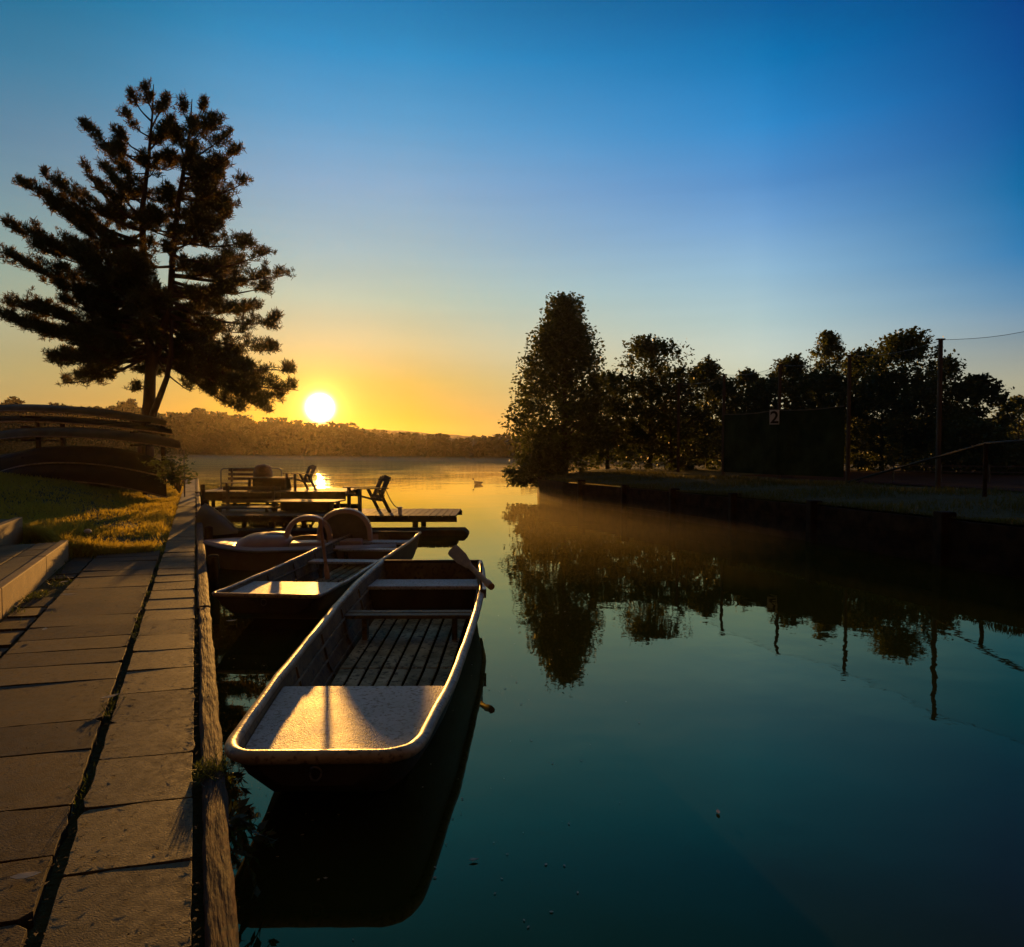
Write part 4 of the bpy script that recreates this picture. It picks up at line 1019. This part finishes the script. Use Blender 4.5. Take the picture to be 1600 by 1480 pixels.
# bushes that close the gap under the trees
for k, (px, top, hw, D, lab) in enumerate([(950, 588, 55, 29.5, 'dark bush between the corner tree and the round tree'), (1050, 600, 60, 28, 'dark bush below the round tree'),
                                          (1135, 598, 55, 28.5, 'dark bush left of the green screen'), (1200, 600, 60, 28, 'dark bush hidden behind the green screen'), (1290, 590, 60, 27, 'dark bush behind the right end of the green screen'), (1380, 590, 55, 26, 'dark bush right of the green screen'),
                                          (1450, 610, 60, 24.5, 'dark bush below the broad tall tree'), (1515, 665, 55, 23, 'low dark bush behind the thin rail fence'), (1575, 700, 55, 22.5, 'low dark bush at the right picture edge')]):
    broad_tree('bush', lab, px, top, hw, D, GR - .1, shape='round', dens=.9, low=.0, leaf=.16, group='bushes under the right bank trees', seed=k)
    bpy.context.view_layer.objects.active = None
broad_tree('bush', 'leafy bush hanging over the water at the wall corner', 842, 700, 46, 26.2, .25, shape='round', dens=1.0, low=.0, leaf=.16, group='bushes under the right bank trees')
for o in list(COL.objects):
    if o.name.startswith('bush') and o.type == 'EMPTY': o['category'] = 'bush'

# shrub at the end of the rack and thin stake
def shrub(loc, w_, h_, label, n, name='shrub', leaf=.13):
    t = thing(name, loc, label, 'shrub'); wood = MB(); C = []
    for i in range(16):
        a = random.uniform(0, 2 * math.pi); e = Vector((w_ * random.uniform(.2, 1) * math.cos(a), w_ * .5 * math.sin(a), h_ * random.uniform(.25, 1)))
        limb_tube(wood, (0, 0, -.1), e, .018, .005, .08, 5, .1, 5)
        for q in (.45, .7, .9, 1): C.append(Vector((0, 0, 0)).lerp(e, q))
    wood.build('stem', M['bark2'], t, smooth=True)
    Ca = np.array([tuple(c) for c in C]); Z = rng.normal(size=(len(Ca), n, 3)) * np.array([.13, .13, .06])
    quads_np(leaf_quads((Ca[:, None] + Z).reshape(-1, 3), leaf, leaf * .4, flat=.7), 'foliage', M['leaf'], t)
c = P(280, 742, 17.5); shrub((c.x, c.y, .72), .75, .75, 'loose leafy shrub between the canoe rack and the quay', 9)
c = P(288, 745, 18.5)
mb = MB(); mb.tube([(c.x, c.y, .45), (c.x, c.y, P(288, 704, 18.5).z)], .018, 6); o = mb.build('metal_stake', M['metal'], origin=(c.x, c.y, .5)); tag(o, 'thin upright stake beside the shrub at the quay', 'stake')

# ------------------------------------------------------------------ right bank
WL = [(10.6, -2.0), (9.2, 2.5), (8.0, 6.2), (6.73, 9.25), (6.35, 10.35), (5.57, 12.9), (4.74, 14.9), (3.92, 16.9), (2.9, 19.3), (1.63, 21.8), (1.0, 24.5), (1.0, 26.5)]
ZW = .72
mb = MB(); rows = []
offs = [0.10, .5, 1.2, 2.0, 3.5, 6, 12, 40]
pts_ = WL + [(2.2, 30.0), (6, 34)]
for (x, y) in pts_:
    rows.append([Vector((x + o_ * .94, y + o_ * .34, (ZW - .03 if o_ < .2 else ZW + .16 * sstep(.3, 2.5, o_)) + .02 * noise.noise(Vector((x + o_, y, 1))))) for o_ in offs])
mb.loft(rows)
mb.add([Vector((pts_[-1][0] - .5, 34.0, -.3)), Vector((70, 48, -.3)), Vector((70, 46, .85)), Vector((6, 34, .8))], [(0, 1, 2, 3)])
struct(mb.build('right_bank_ground', M['lawn'], smooth=True))
# clay ground of the court behind the poles
mb = MB(); mb.add([(9.9, 12.5, ZW + .185), (40, 24, ZW + .185), (40, 50, ZW + .185), (6.9, 21.5, ZW + .185)], [(0, 1, 2, 3)])
struct(mb.build('court', M['clay']))

t = thing('timber_retaining_wall', (4.74, 14.9, 0), 'low dark timber retaining wall with square posts along the right bank', 'wall'); og = Vector((4.74, 14.9, 0))
mb = MB()
for (a, b_) in zip(WL[:-1], WL[1:]):
    for k in range(4):
        z0 = -.35 + k * .255; mb.beam(Vector((*a, z0 + .125)), Vector((*b_, z0 + .125)), .09 + .012 * (k % 2), .25)
mb.build('boards', M['darkwood'], t, og)
for (px, D) in ((1490, 10.3), (1275, 12.9), (1150, 14.9), (1055, 16.9), (985, 18.9), (925, 20.9)):
    # find wall x at that depth
    for a, b_ in zip(WL[:-1], WL[1:]):
        if a[1] <= D <= b_[1]: q = (D - a[1]) / (b_[1] - a[1]); x = a[0] + (b_[0] - a[0]) * q
    mb = MB(); mb.box((x - .02, D, .22 + .02 * math.sin(px)), (.22, .22, 1.10)) ; mb.build('post', M['darkwood'], t, og, bevel=.015)

pts = []
while len(pts) < 24000:
    i = random.choice(range(2, 10)); a, b_ = WL[i], WL[i + 1]; q = random.random(); o_ = (.08 + 3.6 * random.random()) if random.random() < .85 else random.uniform(-.07, .12)
    x, y = a[0] + (b_[0] - a[0]) * q + o_ * .94, a[1] + (b_[1] - a[1]) * q + o_ * .34
    pts.append((x, y, (ZW + .16 * sstep(.3, 2.5, o_)) - .02))
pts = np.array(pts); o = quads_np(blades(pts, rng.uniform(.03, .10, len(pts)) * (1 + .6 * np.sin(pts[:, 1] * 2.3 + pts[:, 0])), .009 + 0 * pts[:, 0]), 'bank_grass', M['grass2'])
tag(o, 'grass strip coloured dark for shade behind the right retaining wall', 'grass', kind='stuff')

# ball-stop net on poles
PL = [(9.9, 12.4), (9.02, 14.9), (8.35, 17.5), (7.35, 19.4), (6.57, 21.9), (5.9, 25.0)]
labs = ['net pole just beyond the right picture edge', 'tallest looking net pole, with the wire above open sky', 'net pole at the right end of the green screen', 'net pole carrying the number 2 sign', 'net pole left of the green screen', 'farthest net pole, in front of the round dark tree']
pole = MB(); pole.tube([(0, 0, -.3), (0, 0, 3.12)], [.055, .045], 8); pole.box((0, 0, 3.13), (.16, .07, .03))
ZT = 4.02
for k, ((x, y), lb) in enumerate(zip(PL, labs)):
    if k == 0: p0 = pole.build('net_pole', M['polewood'], smooth=False); o = p0
    else: o = p0.copy(); COL.objects.link(o)
    o.location = (x, y, .88); tag(o, lb, 'pole', 'poles of the ball stop net')
t = thing('ball_stop_net', (7.3, 19, .9), 'fine ball stop net with top wire hung between the tall poles', 'net'); og = Vector((7.3, 19, .9))
mb = MB(); wr = MB()
for (a, b_) in zip(PL[:-1], PL[1:]):
    n = 8; top, low_ = [], []
    for i in range(n + 1):
        q = i / n; x, y = a[0] + (b_[0] - a[0]) * q, a[1] + (b_[1] - a[1]) * q
        top.append(Vector((x + .05, y, ZT - .02 - .10 * math.sin(math.pi * q)))); low_.append(Vector((x + .05, y, .95)))
    mb.loft([top, low_]); wr.tube(top, .005, 5)
mb.build('mesh_panel', M['net'], t, og); wr.build('top_wire', M['metal'], t, og)
# green windscreen cloth on the pole line
t = thing('green_windscreen', (7.3, 19.2, .9), 'tall dark green windscreen cloth hung low between the net poles', 'windscreen'); og = Vector((7.3, 19.2, .9))
for (a, b_) in (((6.62, 21.75), (7.35, 19.4)), ((7.35, 19.4), (8.33, 17.55))):
    mb = MB(); top, low_ = [], []
    for i in range(25):
        q = i / 24; x, y = a[0] + (b_[0] - a[0]) * q - .075, a[1] + (b_[1] - a[1]) * q
        wv = .02 * math.sin(q * 21)
        top.append(Vector((x + wv, y, 2.78 - .04 * math.sin(math.pi * q)))); low_.append(Vector((x + wv * .5, y, 1.0)))
    back = [p + Vector((.012, 0, 0)) for p in top]; backl = [p + Vector((.012, 0, 0)) for p in low_]
    mb.loft([low_, top, back, backl], False, False, True); mb.build('cloth_panel', M['screen'], t, og, smooth=True)
    mb = MB(); mb.tube([p + Vector((-.012, 0, -.01)) for p in top], .012, 5); mb.build('hem_cord', M['rope'], t, og)

# the sign
c = P(1210, 652, 19.25); c.x -= .0
dirv = Vector((PL[2][0] - PL[3][0], PL[2][1] - PL[3][1], 0)).normalized()
face_n = (Vector((0, 0, 0)) - Vector((c.x, c.y, 0))).normalized(); face_n = Vector((face_n.x, face_n.y, 0)).normalized()
rzs = math.atan2(face_n.y, face_n.x) + math.pi / 2
t = thing('number_sign', c, 'white upright sign with a black 2 fixed on the net pole', 'sign', rz=rzs)
mb = MB(); mb.box((0, 0, 0), (.25, .02, .40)); mb.build('plate', M['white'], t, bevel=.004)
cu = bpy.data.curves.new('digit', 'FONT'); cu.body = '2'; cu.size = .46; cu.extrude = .003; cu.offset = .008; cu.align_x = 'CENTER'; cu.align_y = 'CENTER'
tmp = bpy.data.objects.new('tmp', cu); COL.objects.link(tmp)
bpy.context.view_layer.update()
me = bpy.data.meshes.new_from_object(tmp.evaluated_get(bpy.context.evaluated_depsgraph_get())); bpy.data.objects.remove(tmp)
xs_ = [v_.co.x for v_ in me.vertices]; ys_ = [v_.co.y for v_ in me.vertices]; cx, cy = (min(xs_) + max(xs_)) / 2, (min(ys_) + max(ys_)) / 2
me.transform(Matrix.Translation((-cx, -cy, 0))); me.transform(Matrix.Rotation(R(90), 4, 'X')); me.transform(Matrix.Translation((0, -.0145, 0)))
me.materials.clear(); me.materials.append(M['black'])
dg = bpy.data.objects.new('digit', me); COL.objects.link(dg); dg.parent = t

# sloping handrail near the right edge
t = thing('handrail', (8.27, 12.3, .85), 'sloping steel handrail on a post at the right edge of the grass strip', 'handrail'); og = Vector((8.27, 12.3, .85))
mb = MB(); mb.tube([(8.1, 17.2, .86), (8.2, 14.4, 1.40), (8.27, 12.3, 1.80), (8.24, 11.3, 1.84), (8.2, 9.3, 1.85)], .024, 8); mb.build('rail', M['paint'], t, og, smooth=True)
for (x, y) in ((8.27, 12.3), (8.2, 9.4)):
    mb = MB(); mb.tube([(x, y, .6), (x, y, 1.80)], .035, 8); mb.build('post', M['darkwood'], t, og, smooth=True)
# thin rail fence behind
t = thing('rail_fence', P(1408, 757, 17.3), 'thin low rail fence behind the handrail', 'fence'); og = P(1408, 757, 17.3)
a, b_ = Vector((P(1405, 0, 17.3).x, 17.3, 0)), Vector((P(1640, 0, 16.6).x, 16.6, 0))
mb = MB()
for z in (1.30, 1.16): mb.tube([a + Vector((0, 0, z)), b_ + Vector((0, 0, z - .02))], .013, 6)
mb.build('rail', M['metal'], t, og)
for q in (0.02, .35, .68, .98):
    p = a.lerp(b_, q); mb = MB(); mb.tube([p + Vector((0, 0, .8)), p + Vector((0, 0, 1.33))], .02, 6); mb.build('post', M['metal'], t, og)

# ------------------------------------------------------------------ duck
c = G(747, 757, 0)
t = thing('duck', c, 'small dark duck swimming alone on the open lake', 'duck')
body = MB(); rings = []
for x, wv, z0, z1 in ((-.24, .01, .10, .13), (-.2, .05, .04, .13), (-.1, .10, -.03, .15), (.04, .11, -.04, .16), (.13, .09, -.03, .16), (.18, .055, .03, .19), (.19, .04, .10, .25), (.20, .042, .20, .31), (.235, .045, .22, .315), (.27, .03, .235, .295), (.28, .015, .25, .28)):
    zc, hz = (z0 + z1) / 2, (z1 - z0) / 2
    rings.append([Vector((-x, wv * math.cos(a), zc + hz * math.sin(a))) for a in [2 * math.pi * k / 10 for k in range(10)]])
body.loft(rings, True, True); body.build('body', M['duck'], t, smooth=True)
mb = MB(); mb.prism([(-.27, -.012, .255), (-.27, .012, .255), (-.335, .012, .245), (-.335, -.012, .245)], (0, 0, .014)); mb.build('bill', M['oar'], t)

# ------------------------------------------------------------------ bits on the path and weed on the quay side
def fallen_leaf(px, py, size, rz, label, z=ZP):
    p = G(px, py, z + .004); mb = MB(); pr = [(-1, 0), (-.5, .32), (0, .4), (.5, .28), (1, 0), (.5, -.3), (0, -.42), (-.5, -.3)]
    vs = [(size * x * math.cos(rz) - size * y * math.sin(rz), size * x * math.sin(rz) + size * y * math.cos(rz), size * (.12 + .35 * abs(y) + .18 * x * x)) for x, y in pr]
    mb.prism([Vector(v_) + p for v_ in vs], (0, 0, .0015)); o = mb.build('fallen_leaf', M['fallen'], origin=p); tag(o, label, 'leaf', 'fallen leaves on the paving')
fallen_leaf(108, 932, .075, .4, 'largest pale fallen leaf on the paving beside the steps')
fallen_leaf(100, 911, .05, 1.2, 'fallen leaf just beyond the largest one beside the steps')
fallen_leaf(70, 985, .04, 2.0, 'small curled fallen leaf on the big slabs left of the groove')
fallen_leaf(172, 1092, .05, .9, 'fallen leaf lying in the groove between the two slab rows')
fallen_leaf(40, 1374, .045, .3, 'dark fallen leaf on the big slab at the lower left')
c = G(137, 832, .52); mb = MB(); mb.ball(c + Vector((0, 0, .015)), (.05, .045, .035), 12, 8); o = mb.build('pale_stone', M['pebble'], origin=c, smooth=True); tag(o, 'small pale rounded stone in the grass beside the steps', 'stone')
c = G(135, 853, .42); mb = MB(); mb.ball(c, (.08, .05, .03), 10, 7); o = mb.build('flat_stone', M['concrete'], origin=c, smooth=True); tag(o, 'flat brown stone at the grass edge below the pale one', 'stone')

pts, LQ = [], []
for i in range(1500):
    s_, v_ = random.uniform(.0, 8.2) ** 1.0, random.choice((random.uniform(.12, 1.5), random.gauss(1.45, .12), random.gauss(.5, .06), random.gauss(.11, .012)))
    if noise.noise(Vector((s_ * 1.1, v_ * 2.2, 4))) < -.05 and random.random() < .75: continue
    if not .1 < v_ < 1.54: continue
    c_ = S(s_, v_, ZP + .0045); a_ = random.uniform(0, math.pi); l_, w_ = random.choice(((.022, .0012), (.03, .0012), (.009, .004), (.014, .006), (.006, .005)))
    e1 = Vector((math.cos(a_), math.sin(a_), 0)) * l_; e2 = Vector((-math.sin(a_), math.cos(a_), .02)) * w_
    LQ.append([tuple(c_ - e1), tuple(c_ + e2 + Vector((0, 0, .001))), tuple(c_ + e1), tuple(c_ - e2 + Vector((0, 0, .001)))])
o = quads_np(np.array(LQ), 'path_litter', M['soil']); tag(o, 'pine needles and crumbs of dirt scattered on the paving', 'litter', kind='stuff')
fallen_leaf(362, 972, .055, .5, 'wet leaf floating between the quay and the two rowing boats', 0.0)
LQ = []
for i in range(110):
    if random.random() < .6: c_ = G(random.gauss(790, 110), random.uniform(930, 1450), .004)
    else: c_ = S(random.uniform(.3, 6), -random.uniform(.06, .5), .004)
    a_ = random.uniform(0, math.pi); l_ = random.uniform(.004, .011); e1 = Vector((math.cos(a_), math.sin(a_), 0)) * l_; e2 = Vector((-math.sin(a_), math.cos(a_), 0)) * l_ * random.uniform(.3, .8)
    LQ.append([tuple(c_ - e1), tuple(c_ + e2), tuple(c_ + e1), tuple(c_ - e2)])
o = quads_np(np.array(LQ), 'floating_specks', M['fallen']); tag(o, 'tiny specks of pollen and leaf bits floating on the channel', 'specks', kind='stuff')
fallen_leaf(1122, 1270, .022, 1.5, 'tiny pale leaf floating alone on the open dark water', 0.0)
fallen_leaf(740, 1345, .02, .2, 'tiny leaf floating right of the dark boat reflection', 0.0)
t = thing('quay_weed', S(1.05, -.02, .05), 'leafy weed hanging over the water beside the near beam', 'weed'); wood = MB(); C = []; Dd = []
for i in range(7):
    a0 = S(1.05 + random.uniform(-.3, .35), .0, random.uniform(.12, .28)); e = a0 - V * random.uniform(.05, .17) + U * random.uniform(-.12, .12) + Vector((0, 0, random.uniform(-.18, .05)))
    wood = MB(); pp = limb_tube(wood, a0, e, .004, .002, .05, 6, .1, 5); wood.build('stem', M['weed'], t, S(1.05, -.02, .05), smooth=True)
    for p in pp[1:]:
        for k in range(2): C.append(tuple(p)); Dd.append(tuple((e - a0).normalized() + Vector((random.gauss(0, .5), random.gauss(0, .5), random.gauss(0, .3)))))
C = np.array(C); V4 = leaf_quads(C + np.array(Dd) * .02 - np.array(S(1.05, -.02, .05)), .075, .022, np.array(Dd)); quads_np(V4, 'leaves', M['weed'], t)
pts = []; hh = []
for i in range(420):
    s = 1.15 + random.gauss(0, .05); pts.append(tuple(S(s, random.uniform(-.005, .11), ZP + .005))); hh.append(random.uniform(.01, .035))
o = quads_np(blades(np.array(pts), np.array(hh), .003 + 0 * np.array(hh), .8), 'beam_moss', M['weed']); tag(o, 'mossy tuft growing across the joint of the near beam', 'moss', kind='stuff')

# ------------------------------------------------------------------ far shore wood, hills
def far_wood():
    Q = []
    prof = [(-500, 618, 195), (-150, 612, 190), (0, 618, 180), (40, 628, 178), (110, 622, 175), (180, 622, 172), (250, 634, 165), (330, 640, 160), (400, 652, 152), (470, 656, 146), (520, 660, 140), (580, 676, 132), (620, 676, 128), (690, 682, 120), (760, 684, 110), (830, 678, 100), (900, 670, 95), (1000, 660, 95), (1400, 655, 95), (1900, 650, 95)]
    for (a, b_) in zip(prof[:-1], prof[1:]):
        n = max(2, int(abs(b_[0] - a[0]) / 9))
        for i in range(n):
            q = (i + random.random()) / n; px = a[0] + (b_[0] - a[0]) * q; D = a[2] + (b_[2] - a[2]) * q + random.uniform(-1, 10)
            top = P(px, a[1] + (b_[1] - a[1]) * q, D).z * random.uniform(.76, .97) * (1 + .13 * noise.noise(Vector((px * .035, 1, 0)))); x = P(px, 0, D).x
            rad = random.uniform(1.3, 2.6)
            nlev = max(2, int(top / 1.4))
            for k in range(nlev):
                zc = top * (k + .5) / nlev; sc_ = 1.1 - .55 * (k / nlev) ** 2
                c = np.array([x, D, zc]); m_ = 130
                Q.append(c + np.clip(rng.normal(size=(m_, 3)), -1.6, 1.6) * np.array([rad * .55 * sc_, rad * .6, top / nlev * .45]))
    Cc = np.concatenate(Q); Cc = Cc[(Cc[:, 2] > -.1)]
    o = quads_np(leaf_quads(Cc, 1.0, .62, flat=.3), 'far_wood', M['wood_far']); tag(o, 'dark far shore wood along the misty lake', 'wood', kind='stuff')
    # low land under it
    mb = MB(); rows = []
    for (px, py, D) in prof: rows.append([Vector((P(px, 0, D - 4).x, D - 4, -.05)), Vector((P(px, 0, D).x, D, .35)), Vector((P(px, 0, D + 14).x, D + 14, .8)), Vector((P(px, 0, D + 14).x * 2.4, (D + 14) * 2.4, .9))])
    mb.loft(rows); struct(mb.build('far_shore', M['lawn'], smooth=True))
far_wood()
mb = MB(); rows = []
HP = [(150, 676), (400, 672), (590, 671), (640, 674), (680, 678), (720, 680), (760, 684), (830, 682), (1000, 676), (1400, 660), (1900, 660)]
for i in range(141):
    px = 150 + 1750 * i / 140
    for a, b_ in zip(HP[:-1], HP[1:]):
        if a[0] <= px <= b_[0]: py = a[1] + (b_[1] - a[1]) * (px - a[0]) / (b_[0] - a[0])
    p = P(px, py, 520); hgt = p.z + .7 * noise.noise(Vector((px * .05, 0, 0))) + .35 * noise.noise(Vector((px * .21, 4, 0)))
    rows.append([Vector((p.x * .85, 440, -1)), Vector((p.x * .95, 490, hgt * .6)), Vector((p.x, 520, hgt)), Vector((p.x * 1.1, 580, -1))])
mb.loft(rows); struct(mb.build('hills', M['hill'], smooth=True))

# ------------------------------------------------------------------ haze and the mist lying on the far water
def volume(name, dens, g, color):
    m = bpy.data.materials.new(name); m.use_nodes = True; N = m.node_tree.nodes; L = m.node_tree.links
    N.remove(N['Principled BSDF']); v_ = N.new('ShaderNodeVolumePrincipled'); v_.inputs['Density'].default_value = dens; v_.inputs['Anisotropy'].default_value = g
    v_.inputs['Color'].default_value = tuple(color) + (1,); L.new(v_.outputs[0], N['Material Output'].inputs['Volume']); return m
mb = MB(); mb.box((0, 250, 8.2), (1100, 720, 21.6)); o = mb.build('haze', volume('haze_air', .00013, .82, (1, .86, .66))); tag(o, 'thin golden morning haze over the lake', 'haze', kind='stuff')
mb = MB(); mb.prism([(-78, 150, .04), (-60, 128, .04), (-25, 98, .04), (4, 80, .04), (6, 92, .04), (-22, 112, .04), (-56, 140, .04), (-74, 164, .04)], (0, 0, .55)); o = mb.build('lake_mist', volume('mist_air', .011, .6, (1, .88, .68)), origin=(-25, 105, 0)); tag(o, 'low bright mist lying on the far lake water', 'mist', kind='stuff')

mb = MB(); mb.prism([(.2, 11.0, .03), (5.6, 10.4, .03), (4.6, 14.4, .03), (3.0, 18.6, .03), (1.35, 22, .03), (.85, 27, .03), (5, 36, .03), (18, 78, .03), (2, 92, .03), (-58, 132, .03), (-50, 60, .03), (-13, 31, .03), (-8.5, 25.5, .03), (-4.4, 24.4, .03), (-.75, 17.2, .03)], (0, 0, .42))
o = mb.build('channel_mist', volume('low_mist_air', MISTD, .62, (1, .86, .62)), origin=(0, 20, 0)); tag(o, 'thin golden mist drifting low over the channel and the lake', 'mist', kind='stuff')

# ------------------------------------------------------------------ render settings
sc.render.engine = 'CYCLES'
cy = sc.cycles
cy.use_denoising = True
cy.max_bounces = 6; cy.diffuse_bounces = 2; cy.glossy_bounces = 3; cy.transmission_bounces = 3; cy.transparent_max_bounces = 10; cy.volume_bounces = 1
cy.sample_clamp_indirect = 4.0; cy.sample_clamp_direct = 0
cy.caustics_reflective = False; cy.caustics_refractive = False
cy.use_adaptive_sampling = True; cy.adaptive_threshold = 0.02
vs = sc.view_settings; vs.view_transform = 'Standard'; vs.look = 'None'; vs.exposure = 0.0; vs.gamma = 1.0
